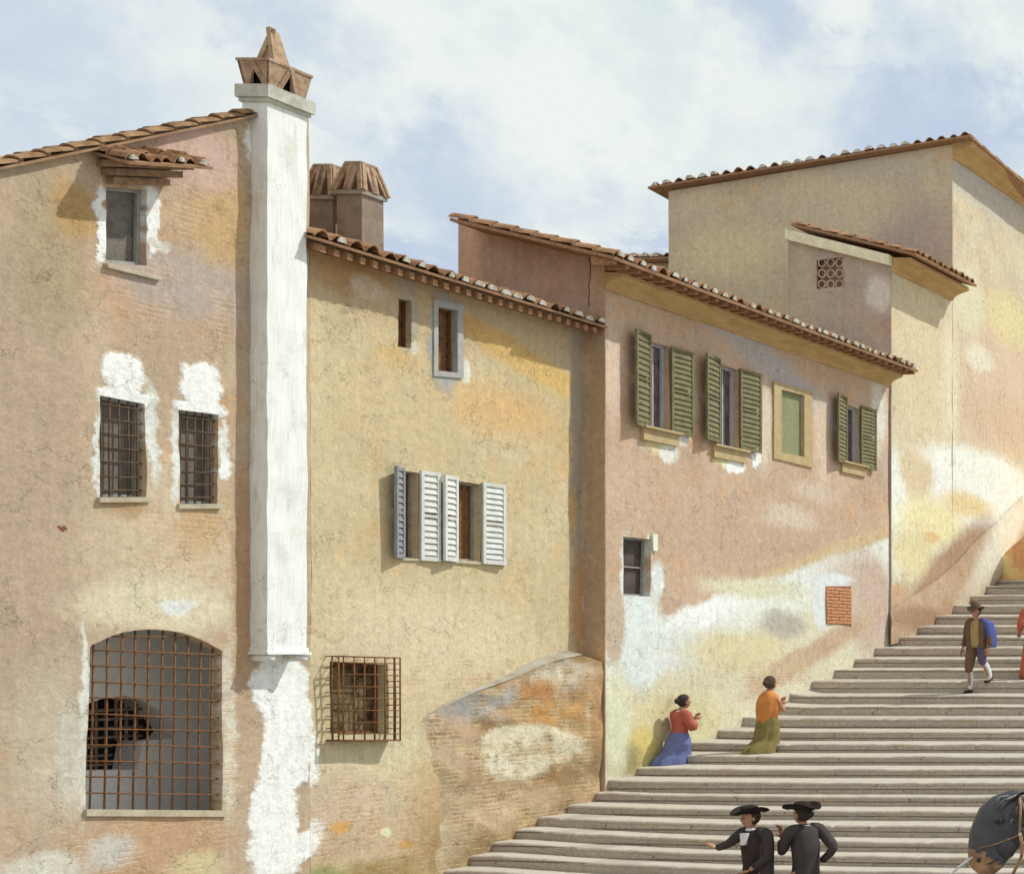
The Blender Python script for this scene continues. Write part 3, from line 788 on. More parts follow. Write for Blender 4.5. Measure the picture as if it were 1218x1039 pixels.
mB = plaster('brick_base', PXB, L(180, 142, 94), L(160, 124, 82), [
    (545, 848, 48, 20, GB2, .3, 20), (600, 835, 26, 20, L(190, 182, 170), .4, 20), (665, 805, 42, 17, L(205, 192, 172), .3), (655, 805, 25, 9, L(222, 205, 175), .4),
    (632, 822, 24, 16, L(198, 140, 84), .4), (655, 845, 60, 12, L(218, 156, 84), .5), (700, 840, 30, 50, L(196, 148, 98), .5), (700, 960, 30, 30, L(206, 166, 122), .5),
    (540, 885, 28, 35, L(198, 160, 125), .5), (612, 895, 46, 32, L(226, 212, 180), .2, 10), (648, 886, 34, 20, L(224, 208, 172), .24, -8), (590, 880, 22, 12, L(222, 206, 170), .25),
    (682, 910, 22, 18, L(160, 130, 88), .4), (545, 1005, 30, 30, L(165, 132, 84), .5), (590, 960, 70, 25, L(206, 172, 132), .5), (512, 1015, 18, 22, L(150, 122, 74), .5),
    (480, 965, 78, 130, L(206, 180, 142), .4), (505, 940, 26, 40, L(200, 172, 132), .5),
], [(600, 900, 130, 150, None, .3)], brickcol=(L(204, 158, 100), L(142, 100, 60), L(206, 180, 136)), bk=.75)
wall('wall', butt, mB, PXB, bpoly, (), thick=.25, amp=.035, rag=.05, grid=.08, shift=taper)
# sloping rendered top of the buttress
mb = MB()
for i in range(len(bp)-1):
    a, b = bp[i], bp[i+1]
    mb.add([(-AB+taper(a), a[0], a[1]), (-AB+taper(b), b[0], b[1]), (-A1-.02, b[0], b[1]+.05+.06*noise.noise(Vector((b[0]*3, 1, 1)))), (-A1-.02, a[0], a[1]+.05+.06*noise.noise(Vector((a[0]*3, 1, 1))))], [(0, 1, 2, 3)], 0, True)
mb.build('sloped_top', simple('grey_lime', L(176, 166, 148), L(150, 128, 100), 6, .8), butt)

# ------------------------------------------------------------------ third house (pink, green shutters)
A3 = 16.67; PX3 = ('x', A3)
house3 = thing('house', (-A3-1.2, 26, 0), 'pink plastered house with green shutters and an ochre cornice, beside the middle of the stairs', 'house')
y30, y31 = yB3, F*A3/(VX-1057)
def q3(x0, y0, x1, y1, x2, y2, x3, y3): return [hx(x0, y0, A3), hx(x1, y1, A3), hx(x2, y2, A3), hx(x3, y3, A3)]
g1 = q3(771, 405, 796, 412, 796, 513, 771, 508)
g2 = q3(854, 432, 878, 440, 878, 534, 854, 530)
g4 = q3(1005, 480, 1022, 486, 1022, 553, 1005, 549)
dk = q3(741, 638, 776, 641, 774, 709, 741, 708)
bl_ = q3(928, 463, 955, 470, 955, 543, 928, 538)
bk = q3(982, 697, 1012, 697, 1012, 745, 983, 741)
zc3 = 5.67+CZ; ze3 = 6.12+CZ
poly3 = [(y30+.004, .0), (y31, 2.0), (y31, ze3+.1), (y30+.004, ze3+.1)]
PK = L(208, 173, 142)
m3_ = plaster('pink_plaster', PX3, PK, L(202, 166, 134), [
    (905, 640, 130, 30, L(204, 168, 138), .6),
    (880, 400, 200, 20, L(190, 178, 168), .6, -20),  # grey band under the cornice, its shadow painted into the plaster
    (1045, 495, 10, 40, L(228, 215, 195), .5), (910, 510, 9, 50, L(222, 200, 170), .5), (978, 530, 10, 60, L(220, 190, 160), .5), (728, 440, 12, 60, L(222, 188, 160), .6),
    (785, 534, 20, 8, L(225, 205, 150), .5), (795, 540, 12, 12, L(232, 226, 212), .35), (812, 520, 7, 10, L(230, 225, 212), .35), (868, 551, 18, 6, L(226, 212, 150), .4), (874, 556, 12, 7, WH, .3), (900, 545, 6, 12, WH, .25),
    (940, 615, 30, 14, L(216, 190, 165), .5), (970, 585, 26, 12, L(214, 186, 160), .5),
    ('line', 776, 744, 1056, 641, L(232, 229, 212), .06), ('line', 800, 785, 1056, 690, L(222, 210, 176), .22),
    (960, 672, 110, 12, L(214, 184, 134), .6, 18),
    (850, 724, 85, 15, WH, .35, 18), (950, 690, 70, 13, L(230, 228, 214), .45, 18), (1020, 705, 40, 45, L(208, 186, 165), .45), (1035, 720, 25, 60, L(208, 178, 155), .4),
    (763, 760, 27, 62, L(226, 228, 220), .25), (745, 672, 7, 40, L(226, 226, 215), .3), (783, 690, 8, 22, L(228, 228, 218), .35), (800, 770, 46, 26, L(224, 224, 212), .5),
    (730, 745, 12, 46, L(204, 178, 150), .3), (745, 600, 30, 40, L(206, 172, 142), .5),
    (800, 860, 70, 40, L(220, 204, 152), .6), (765, 890, 22, 26, L(224, 196, 110), .5), (745, 905, 20, 20, L(168, 150, 98), .5), (735, 860, 14, 60, L(222, 216, 178), .4),
    (930, 742, 26, 16, L(190, 178, 160), .5), (880, 775, 60, 24, L(224, 206, 158), .5), (980, 768, 70, 14, L(204, 170, 136), .5, 20), (930, 800, 40, 14, L(206, 176, 138), .5, 20), (900, 700, 60, 12, L(222, 214, 178), .5),
    (978, 718, 9, 30, L(225, 225, 220), .3), (990, 690, 24, 7, L(225, 225, 220), .4),
    (775, 648, 5, 14, L(232, 230, 205), .3),
], [(905, 805, 70, 18, None, .8)], crack=.35)
wall('wall', house3, m3_, PX3, poly3, [g1, g2, g4, dk, bl_, bk], thick=.3)
# end wall facing down the street, rising as a shed-roofed gable
PYE = ('y', y30-.012)
gp = [(-A3+.004, 0), (-A3+.004, ze3+.06), hy(640, 281+10, y30), hy(546, 263, y30), (hy(546, 263, y30)[0], 4.5), (-A1-.35, 4.4), (-A1-.35, 0)]
m3e = plaster('dull_red_plaster', PYE, S(142, 122, 104), S(132, 112, 97), [
    (711, 340, 9, 40, S(156, 132, 112), .3), (712, 600, 14, 300, S(124, 108, 88), .5), (712, 790, 10, 30, S(140, 118, 90), .5), (560, 320, 10, 60, S(150, 124, 105), .5)], crack=.1)  # long darker strip: shade on the end wall painted into the colour
wall('gable_wall', house3, m3e, PYE, gp, (), thick=.02, amp=.006, rag=.002)
for hxp, hyp in ((587, 275), (625, 283)):
    mb = MB(); p = ony(hxp, hyp, y30); mb.box((p.x-.04, y30-.012, p.z-.09), (.07, 0, 0), (0, .02, 0), (0, 0, .13))
    mb.build('beam_end', M['dark'], house3)
mb = MB(); pts = []
for i in range(9):
    p = ony(702+random.uniform(-1.5, 1.5), 300+i*8, y30); pts.append((p.x, y30-.012, p.z))
mb.tube(pts, .007, 5); mb.build('crack_line', M['iron_dark'], house3)  # thin dark tube added to draw the crack down this wall
mb = MB(); xl = hy(546, 263, y30)[0]
mb.box((xl, y30+.25, 0), (.2, 0, 0), (0, y31-y30-.3, 0), (0, 0, 9.8)); mb.build('rear_wall', m3e, house3)
# roof and verge
EA3 = 16.1; ye30 = F*EA3/(VX-728); ye31 = F*EA3/(VX-1090)
up3 = Vector((-2.48, 0, .585))
roof3 = tile_roof('roof', house3, [M['tile'], M['mortar'], M['soffit']], (-EA3, ye30, ze3-.075), (-EA3, ye31, ze3-.075), up3, .235, 8, .055, .05, plugchance=.85)
nr = 34
for i in range(nr):
    y = ye30+.05+(ye31-ye30-.15)*i/(nr-1)
    mb = MB(); mb.prism([(-EA3-.02, y, ze3-.15), (-EA3-.35, y, ze3-.15+.078), (-EA3-.35, y, ze3-.21), (-EA3-.02, y, ze3-.20)], (0, .08, 0))
    mb.build('rafter', M['rafter'], roof3)
mb = MB()
prof = [(0.0, 0), (.03, 0), (.05, .03), (.05, .055), (.10, .10), (.17, .145), (.26, .18), (.30, .20), (.30, .26), (0, .26)]
mb.prism([(-A3+px_, y30-.05, zc3+pz-.0) for px_, pz in prof], (0, y31-y30+.05, 0))
mb.build('cornice', M['ochre'], house3)
# windows with green louvred shutters
for (g_, lp, rp, lt, lb, rt, rb, th) in ((g1, 771, 796, 398, 510, 412, 515, R(13)), (g2, 854, 878, 427, 527, 438, 534, R(13)), (g4, 1005, 1022, 472, 552, 482, 556, R(13))):
    wn = framed(house3, PX3, g_, .045, .09, M['frame_blue'], simple('streaky_pane', L(128, 108, 96), L(86, 64, 54), 16, 1, stretch=(1, 1, .25), rough=.5, spec=.3), 'shuttered_window', mull=1)
    wd = g_[1][0]-g_[0][0]
    leaf(wn, GMs, A3, lp, lt, lb, wd*1.0, th, -1, 15); leaf(wn, GMs, A3, rp, rt, rb, wd*1.02, R(3), 1, 15)
    bl, br = g_[3], g_[2]
    mb = MB(); y0_, y1_ = bl[0]-.17, br[0]+.16; zz = (bl[1]+br[1])/2
    mb.box((-A3-.02, y0_, zz-.22), (.075, 0, 0), (0, y1_-y0_, 0), (0, 0, .20)); mb.box((-A3-.1, y0_-.02, zz-.03), (.21, 0, 0), (0, y1_-y0_+.04, 0), (0, 0, .035))
    mb.build('sill', M['sill'], wn)
# blind window painted green in an ochre frame
o_ = q3(919, 453, 965, 466, 965, 556, 919, 545)
mb = MB(); ring(mb, PX3, o_, bl_, -.03, .03); blind = mb.build('blind_window', M['sill'], house3)
pane(PX3, bl_, -.04, 'green_panel', M['green_flat'], blind)
# dark small window
wn = framed(house3, PX3, dk, .03, .12, M['frame_grey'], M['glass_dark'], 'small_window', rails=1, mull=0)
mb = MB(); p = onx(778, 646, A3); mb.box((-A3-.01, p.y-.05, p.z-.12), (.035, 0, 0), (0, .1, 0), (0, 0, .27)); mb.build('jamb_stone', simple('pale_stone', L(238, 235, 210), L(215, 208, 180), 8, .5), wn)
# bricked-up window
mb = MB(); q = bk
rows_ = 11
for r in range(rows_):
    a = lerp2(q[3], q[0], r/rows_); b = lerp2(q[2], q[1], r/rows_); hgt = (q[0][1]-q[3][1])/rows_*.8
    off = (r % 2)*.5; n = 3; Lw = b[0]-a[0]
    x = a[0]-off*Lw/n
    for k in range(n+1):
        x0 = max(a[0], x+k*Lw/n+.006); x1 = min(b[0], x+(k+1)*Lw/n-.006)
        if x1-x0 > .02:
            z_ = a[1]+.006; mb.box((-A3-.06, x0, z_), (.06+random.uniform(.01, .02), 0, 0), (0, x1-x0, 0), (0, 0, hgt))
bb = mb.build('bricked_window', M['brick_red'], house3)
pane(PX3, bk, -.02, 'mortar_bed', simple('brick_mortar', L(214, 165, 125), L(196, 140, 100), 14, .6), bb)

# ------------------------------------------------------------------ fourth house (small, tall, behind)
Y4 = 30.16; A4 = 16.67; PX4 = ('x', A4); PY4 = ('y', Y4)
y41 = F*A4/(VX-1133)
house4 = thing('house', (-A4-1, 31.4, 0), 'narrow house with a small lattice window and short tiled roof, above the pink house', 'house')
zl4 = hy(1085, 303, Y4)[1]
x40 = hy(938, 0, Y4)[0]
lit_p = [
    (1180, 430, 60, 90, L(220, 190, 158), .5), (1190, 500, 50, 30, L(216, 184, 150), .5), (1100, 450, 40, 110, L(224, 200, 158), .5), (1130, 470, 10, 90, L(230, 214, 176), .5),
    (1165, 425, 16, 16, L(232, 218, 190), .4), (1200, 380, 30, 30, L(226, 206, 150), .5),
    (1150, 605, 135, 56, L(240, 237, 222), .22), (1090, 560, 20, 40, L(226, 200, 158), .3), (1068, 620, 12, 60, L(242, 238, 220), .3), (1165, 555, 60, 20, L(240, 236, 220), .4),
    (1110, 622, 40, 30, L(240, 222, 164), .5), (1150, 600, 30, 14, L(236, 208, 150), .5), (1105, 640, 10, 7, L(236, 180, 110), .5), (1085, 655, 24, 30, L(234, 214, 160), .5),
    (1126, 692, 70, 36, L(184, 146, 112), .28, 34), (1090, 728, 38, 20, L(206, 166, 128), .35), (1068, 705, 12, 12, L(212, 168, 130), .4), (1160, 670, 40, 10, L(222, 196, 165), .4, 35),
    (1150, 360, 20, 40, L(226, 212, 174), .4), (1195, 640, 40, 12, L(226, 214, 190), .4, 35), (1170, 220, 60, 30, L(200, 188, 172), .5)]
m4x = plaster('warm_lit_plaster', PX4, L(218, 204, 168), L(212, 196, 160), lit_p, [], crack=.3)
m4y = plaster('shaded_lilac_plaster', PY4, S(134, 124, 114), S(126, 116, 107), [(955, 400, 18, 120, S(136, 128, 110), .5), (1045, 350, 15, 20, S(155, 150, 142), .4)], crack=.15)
wl = [hy(972, 310, Y4), hy(1003, 306, Y4), hy(1003, 341, Y4), hy(972, 344, Y4)]
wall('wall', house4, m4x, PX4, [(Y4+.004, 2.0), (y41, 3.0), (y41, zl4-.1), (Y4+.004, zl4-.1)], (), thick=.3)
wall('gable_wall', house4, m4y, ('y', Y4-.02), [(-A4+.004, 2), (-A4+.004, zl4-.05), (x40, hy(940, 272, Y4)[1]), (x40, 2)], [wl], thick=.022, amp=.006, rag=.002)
mb = MB(); mb.box((x40, Y4+.25, 2), (.2, 0, 0), (0, 2.2, 0), (0, 0, hy(940, 272, Y4)[1]-2.1)); mb.build('rear_wall', m4y, house4)
e4x = -16.1; ey0 = Y4-.16; ey1 = y41-.12
dzr = hy(940, 266, Y4)[1]-zl4
tile_roof('roof', house4, [M['tile'], M['mortar'], M['soffit']], (e4x, ey0, zl4+.02), (e4x, ey1, zl4+.02), (x40+.12-e4x, 0, dzr-.03), .23, 8, .05, .05, plug=False)
mb = MB(); mb.prism([(-A4+px_*1.4, Y4-.02, zl4-.36+pz*1.15) for px_, pz in prof], (0, y41-Y4-.05, 0)); mb.build('cornice', M['ochre'], house4)
mb = MB(); s_ = (dzr+.06)/(x40-.1-e4x)
za_ = zl4-.03; 
mb.prism([(-A4+.02, Y4-.13, za_-.22), (x40, Y4-.13, za_-.22+s_*(x40+A4)), (x40, Y4-.13, za_+s_*(x40+A4)), (-A4+.02, Y4-.13, za_)], (0, .14, 0))
mb.build('gable_moulding', simple('pale_moulding', S(178, 176, 150), S(150, 146, 124), 5, .6), house4)
fr = MB(); o_ = inset(wl, -.05); ring(fr, PY4, o_, wl if area(wl) > 0 else wl[::-1], -.05, .02); lw = fr.build('lattice_window', simple('red_frame', S(132, 102, 82), S(112, 88, 72), 8, .7), house4)
mb = MB(); g_ = inset(wl, .0)
x0, x1 = min(p[0] for p in wl), max(p[0] for p in wl); z0, z1 = min(p[1] for p in wl), max(p[1] for p in wl)
for i in range(3):
    x = x0+(x1-x0)*(i+.5)/3
    for k in range(3):
        z = z0+(z1-z0)*(k+.5)/3; mb.tube([(x+.075*math.cos(a), Y4+.02, z+.085*math.sin(a)) for a in [2*math.pi*j/10 for j in range(11)]], .016, 5)
mb.build('terracotta_lattice', simple('pale_lattice', S(148, 138, 126), S(126, 110, 96), 9, .7), lw)
pane(PY4, wl, -.1, 'pane', simple('lattice_dark', S(110, 88, 76), S(90, 72, 62)), lw)

# ------------------------------------------------------------------ fifth house (large, behind)
Y5 = y41+.01; PY5 = ('y', Y5); x50 = hy(796, 0, Y5)[0]
house5 = thing('house', (-20, 35, 0), 'tall olive-grey house with a long tiled roof, rising behind the others at the right', 'house')
z5r = hy(1133, 172, Y5)[1]; z5l = hy(796, 228, Y5)[1]
m5x = plaster('warm_lit_plaster_upper', PX4, L(220, 203, 165), L(214, 192, 158), lit_p, [], crack=.3)
m5y = plaster('shaded_olive_plaster', PY5, S(150, 141, 120), S(142, 133, 115), [(1090, 300, 50, 60, S(134, 123, 114), .5), (1000, 240, 60, 40, S(152, 142, 122), .6), (870, 300, 60, 30, S(158, 147, 120), .6), (1040, 200, 60, 14, S(140, 136, 122), .6)], crack=.15)
wall('wall', house5, m5x, PX4, [(Y5+.004, 2), (46, 2), (46, z5r), (Y5+.004, z5r)], (), thick=.3, grid=.3)
wall('gable_wall', house5, m5y, ('y', Y5-.02), [(-A4+.004, 2), (-A4+.004, z5r), (x50, z5l), (x50, 2)], (), thick=.022, grid=.3, amp=.006, rag=.002)
mb = MB(); mb.box((x50, Y5+.3, 2), (.2, 0, 0), (0, 12, 0), (0, 0, z5l-2)); mb.build('rear_wall', m5y, house5)
p_ = .5; q_ = .16
er = Vector((-A4+p_, Y5-q_, ony(1137, 160, Y5-q_).z)); el = ony(772, 222, Y5-q_)
sl5 = (er.z-el.z)/(er.x-el.x)
tile_roof('roof', house5, [M['tile'], M['mortar'], M['soffit']], (el.x, el.y, el.z), (er.x, er.y, er.z), (0, 13, -.9), .27, 22, .06, .045, plugchance=.7)
mb = MB(); zc5 = er.z-.10-.39
mb.prism([(-A4+px_*1.5, Y5-.02, zc5+pz*1.5) for px_, pz in prof], (0, 12, 0)); mb.build('cornice', M['ochre'], house5)

# low roof glimpsed between the pink house and the tall house
h6 = thing('outbuilding', (-24, 33, 0), 'low red-tiled roof glimpsed behind the pink house, left of the tall olive house', 'house')
a6 = ony(735, 300, 33.5); b6 = ony(800, 302, 33.5)
wall('wall', h6, m5y, ('y', 33.9), [(a6.x, 4), (b6.x, 4), (b6.x, a6.z-.15), (a6.x, a6.z-.15)], (), thick=.2)
tile_roof('roof', h6, [M['tile'], M['mortar'], M['soffit']], (a6.x, a6.y, a6.z-.12), (b6.x, b6.y, b6.z-.05), (0, 2.5, .25), .25, 4, .06, .05, plugchance=.5)

# ------------------------------------------------------------------ stairs
left = [(562, 1016), (578, 1001), (594, 986), (622, 971), (668, 957), (697, 942), (720, 927), (752, 912), (793, 897), (828, 882), (856, 867.5), (884, 853), (918, 838), (947, 823), (972, 809.5), (998, 796), (1021, 783), (1046, 770), (1069, 757), (1092, 744.5), (1112, 732), (1131, 720), (1150, 708), (1170, 696.5)]
y960 = [1033, 1016, 999, 980, 963, 946, 929.5, 914, 899, 884.5, 869.5, 854, 840, 826.5, 813, 799.5, 786, 773, 760, 747, 734, 721.5, 709, 697]
slope = [.24, .22, .2, .16, .12, .08, .04]+[.015]*40
YS = [20.0, 20.33, 20.68, 21.05, 21.5, 21.97]
while len(YS) < 24: YS.append(YS[-1]+.60+.011*(len(YS)-5))
YS = [y*34.1/YS[-1] if k > 5 else y for k, y in enumerate(YS)]
FANK = .45
def fan(x):   # how far the front edge comes forward, for unit slope
    return min(max(x+A3, 0), 6.6)*FANK
steps = []
for i, Y in enumerate(YS):
    yr = Y-slope[i]*FANK*(1040*Y/F*-1+A3 if False else (A3-1040*Y/F))
    zr = CZ-(y960[i]-HY)*yr/F
    zl = CZ-(left[i][1]-HY)*Y/F
    steps.append([Y, zl, slope[i], zr])
yy, zl, zr = steps[0][0], steps[0][1], steps[0][3]
low = []
while zr-.15 > .05:
    yy -= .36; zl = max(zl-.15, .04); zr -= .15; low.insert(0, [yy, zl, .24, zr])
steps = low+steps
for i in range(10): q = steps[-1]; steps.append([q[0]+.6, q[1]+.165, .015, q[3]+.165])
def zstep(st, x):
    t_ = min(1, max(0, (x+A3)/(A3-1040*st[0]/F))); t_ = t_*(2-t_) 
    return st[1]+(st[3]-st[1])*t_
NX = 420; XR = 1.0
stair = MB()
xs = [-A1-.1+(XR+A1+.1)*((k/NX)**1.15) for k in range(NX+1)]
for i, st in enumerate(steps):
    Y, s_ = st[0], st[2]
    last = i+1 == len(steps)
    nY = steps[i+1][0] if not last else Y+8; nS = steps[i+1][2] if not last else s_
    below = (CZ-st[3])                      # depth under eye level: the higher treads were laid with more fall
    tilt = 0 if last else max(0.0, min(.085, .010+.019*(3.0-below)))*.9
    ptilt = max(0.0, min(.085, .010+.019*(3.0-(CZ-steps[i-1][3]))))*.9*(Y-steps[i-1][0]) if i else 0
    vs = []
    for x in xs:
        f = fan(x); fy = Y-s_*f; ny = nY-nS*f; Z = zstep(st, x)
        zb_ = zstep(steps[i-1], x)+ptilt-.03 if i else -.02
        tr = ny-fy
        wz = noise.noise(Vector((x*1.1, i*3.7, 0)))*.014+noise.noise(Vector((x*4.5, i*5.7, 2)))*.009-.02*max(0, noise.noise(Vector((x*11, i*9.1, 4)))-.35)*2
        blkx = math.floor(x/1.35+i*.37); wy = noise.noise(Vector((x*1.4, i*2.9, 7)))*.02+noise.noise(Vector((x*6, i*2.9, 9)))*.009+.010*math.sin(blkx*12.9+i*7)+.03*max(0, noise.noise(Vector((x*9, i*4.1, 14)))-.38)*2
        fy += wy
        if not last: zt_ = min(Z+tilt*tr, zstep(steps[i+1], x)-.04)
        else: zt_ = Z
        for (yy_, zz_) in ((fy+.010, zb_), (fy+.004, Z-.06), (fy-.012, Z-.036+wz), (fy-.010, Z-.016+wz), (fy+.006, Z-.003+wz), (fy+.04, Z+.002+wz), (ny+.06, zt_)): vs.append((x, yy_, zz_))
    n = 7
    fs = [(k*n+j, (k+1)*n+j, (k+1)*n+j+1, k*n+j+1) for k in range(NX) for j in range(n-1)]
    stair.add(vs, fs, 0, False)
t = NT('worn_travertine'); sp = t.sep(t.tc)
V = t.tc
blk = t.n.new('ShaderNodeTexBrick'); blk.inputs['Scale'].default_value = 1.0
blk.inputs['Brick Width'].default_value = 1.35; blk.inputs['Row Height'].default_value = .16; blk.inputs['Mortar Size'].default_value = .011
blk.inputs['Color1'].default_value = (.52,.465,.40,1); blk.inputs['Color2'].default_value = (.46,.425,.375,1); blk.inputs['Mortar'].default_value = (.20,.17,.14,1)
t.ln(t.comb(t.math('ADD', sp[0], t.math('MULTIPLY', t.noise(t.comb(0.0, 0.0, sp[2]), 3.0, 1), 6.0)), sp[2]), blk.inputs['Vector'])
c = blk.outputs['Color']
c = t.mix(t.ramp(t.noise(t.vmath('MULTIPLY', V, (.8, 1, 5)), 1.2, 5, .6), .52, .72, 0, .6), c, (.44,.35,.24,1))
c = t.mix(t.ramp(t.noise(t.vmath('MULTIPLY', V, (1, 1, 4)), 2.7, 4, .6), .52, .7, 0, .4), c, (.40,.38,.35,1))
g = t.noise(V, 22, 5, .7)
c = t.scalec(c, t.ramp(g, .3, .7, .82, 1.14))
# upward faces get their own tone: tread-to-riser light balance painted in
geo = t.n.new('ShaderNodeNewGeometry'); nz = t.sep(geo.outputs['Normal'])[2]
c = t.mix(t.ramp(nz, .25, .85, 0, .75), c, (.40, .385, .33, 1))
t.color(c); t.bump(t.math('ADD', g, t.noise(V, 6, 4)), .5, .015)
t.b.inputs['Roughness'].default_value = .85
stairs = stair.build('stairs', t.m); tag(stairs, kind='structure')
# ground of the square
gr = MB(); N = 40
gm = NT('paving'); gc = gm.mix(gm.ramp(gm.noise(gm.tc, .7, 5), .4, .65), (.34, .30, .24, 1), (.27, .24, .2, 1))
gm.color(gm.scalec(gc, gm.ramp(gm.noise(gm.tc, 14, 4), .3, .7, .8, 1.15))); gm.bump(gm.noise(gm.tc, 9, 4), .4, .02)
gr.add([(-400, -200, 0), (400, -200, 0), (400, 900, 0), (-400, 900, 0)], [(0, 1, 2, 3)])
tag(gr.build('ground', gm.m), kind='structure')

# brown bank / ramped wall at the head of the stairs
YB = 34.9
bank = thing('retaining_wall', (-13, YB, 3), 'brown sloping retaining wall at the top left end of the stairs', 'wall')
bm_ = plaster('brown_earth_render', ('y', YB), S(196, 156, 112), S(176, 134, 92), [(1200, 672, 30, 12, S(205, 160, 110), .5), (1215, 660, 14, 20, S(160, 118, 84), .5)], [], crack=.2)
bpts = [hy(1160, 706, YB), hy(1172, 688, YB), hy(1185, 670, YB), hy(1196, 657, YB), hy(1207, 647, YB), hy(1222, 634, YB), hy(1300, 590, YB), hy(1380, 575, YB), hy(1380, 760, YB), hy(1160, 760, YB)]
wall('wall', bank, bm_, ('y', YB), bpts, (), thick=6, amp=.03, rag=.04, grid=.2)
# sloping limewashed kerb at the foot of the far houses
foot = thing('sloping_kerb', (-A4, 32, 4), 'pale sloping plaster skirting where the far houses meet the stairs', 'kerb')
fpts = [(1060, 752, 726), (1090, 746, 706), (1115, 733, 690), (1140, 716, 668), (1160, 704, 645), (1185, 680, 622), (1218, 640, 588)]
mb = MB(); vs = []
for (x, yb, yt) in fpts:
    b = onx(x, yb, A4-.10); tp = onx(x-1, yt, A4-.03)
    m_ = (b+tp)/2+Vector((.02, 0, 0)); vs += [b-Vector((0, 0, .25)), b, m_, tp]
fs = []
for i in range(len(fpts)-1):
    for j in range(3): fs.append((i*4+j, (i+1)*4+j, (i+1)*4+j+1, i*4+j+1))
mb.add(vs, fs, 0, True)
mb.build('kerb_face', plaster('skirting_plaster', PX4, L(182, 146, 112), L(196, 162, 128), [(1090, 735, 40, 12, L(170, 132, 100), .5), (1150, 700, 25, 14, L(206, 180, 150), .5, 40), (1190, 640, 40, 24, L(232, 222, 198), .5, 40)], [], crack=.2), foot)

# ------------------------------------------------------------------ people and horse
M['skin'] = simple('skin', (.42, .23, .15, 1), (.36, .19, .12, 1), 12, .5, rough=.6, fine=40)
M['hair'] = simple('dark_hair', (.05, .038, .03, 1), (.025, .02, .018, 1), 60, .8, rough=.7)
M['eye'] = simple('eye', (.02, .015, .012, 1), rough=.3, spec=.5)
def cloth(name, c, k=.6):
    return simple(name, c, tuple(x*k for x in c[:3])+(1,), 7, .55, rough=.95, bump=.35, fine=90)
def skin_mesh(V, E, Rr, sub=2):
    me = bpy.data.meshes.new('tmp'); me.from_pydata([tuple(v) for v in V], E, [])
    o = bpy.data.objects.new('tmp', me); C.objects.link(o)
    m = o.modifiers.new('s', 'SKIN'); m.use_smooth_shade = True
    if not me.skin_vertices: pass
    for i, r in enumerate(Rr):
        sv = me.skin_vertices[0].data[i]
        sv.radius = (r, r) if not hasattr(r, '__len__') else r
    me.skin_vertices[0].data[0].use_root = True
    s_ = o.modifiers.new('d', 'SUBSURF'); s_.levels = sub; s_.render_levels = sub
    bpy.context.view_layer.update()
    ev = o.evaluated_get(bpy.context.evaluated_depsgraph_get()); m2 = ev.to_mesh()
    vs = [tuple(v.co) for v in m2.vertices]; fs = [tuple(p.vertices) for p in m2.polygons]
    ev.to_mesh_clear(); bpy.data.objects.remove(o); bpy.data.meshes.remove(me)
    return vs, fs
def basis(F_):
    f = Vector((F_[0], F_[1], 0)).normalized(); r = Vector((f.y, -f.x, 0)); return f, r, Vector((0, 0, 1))
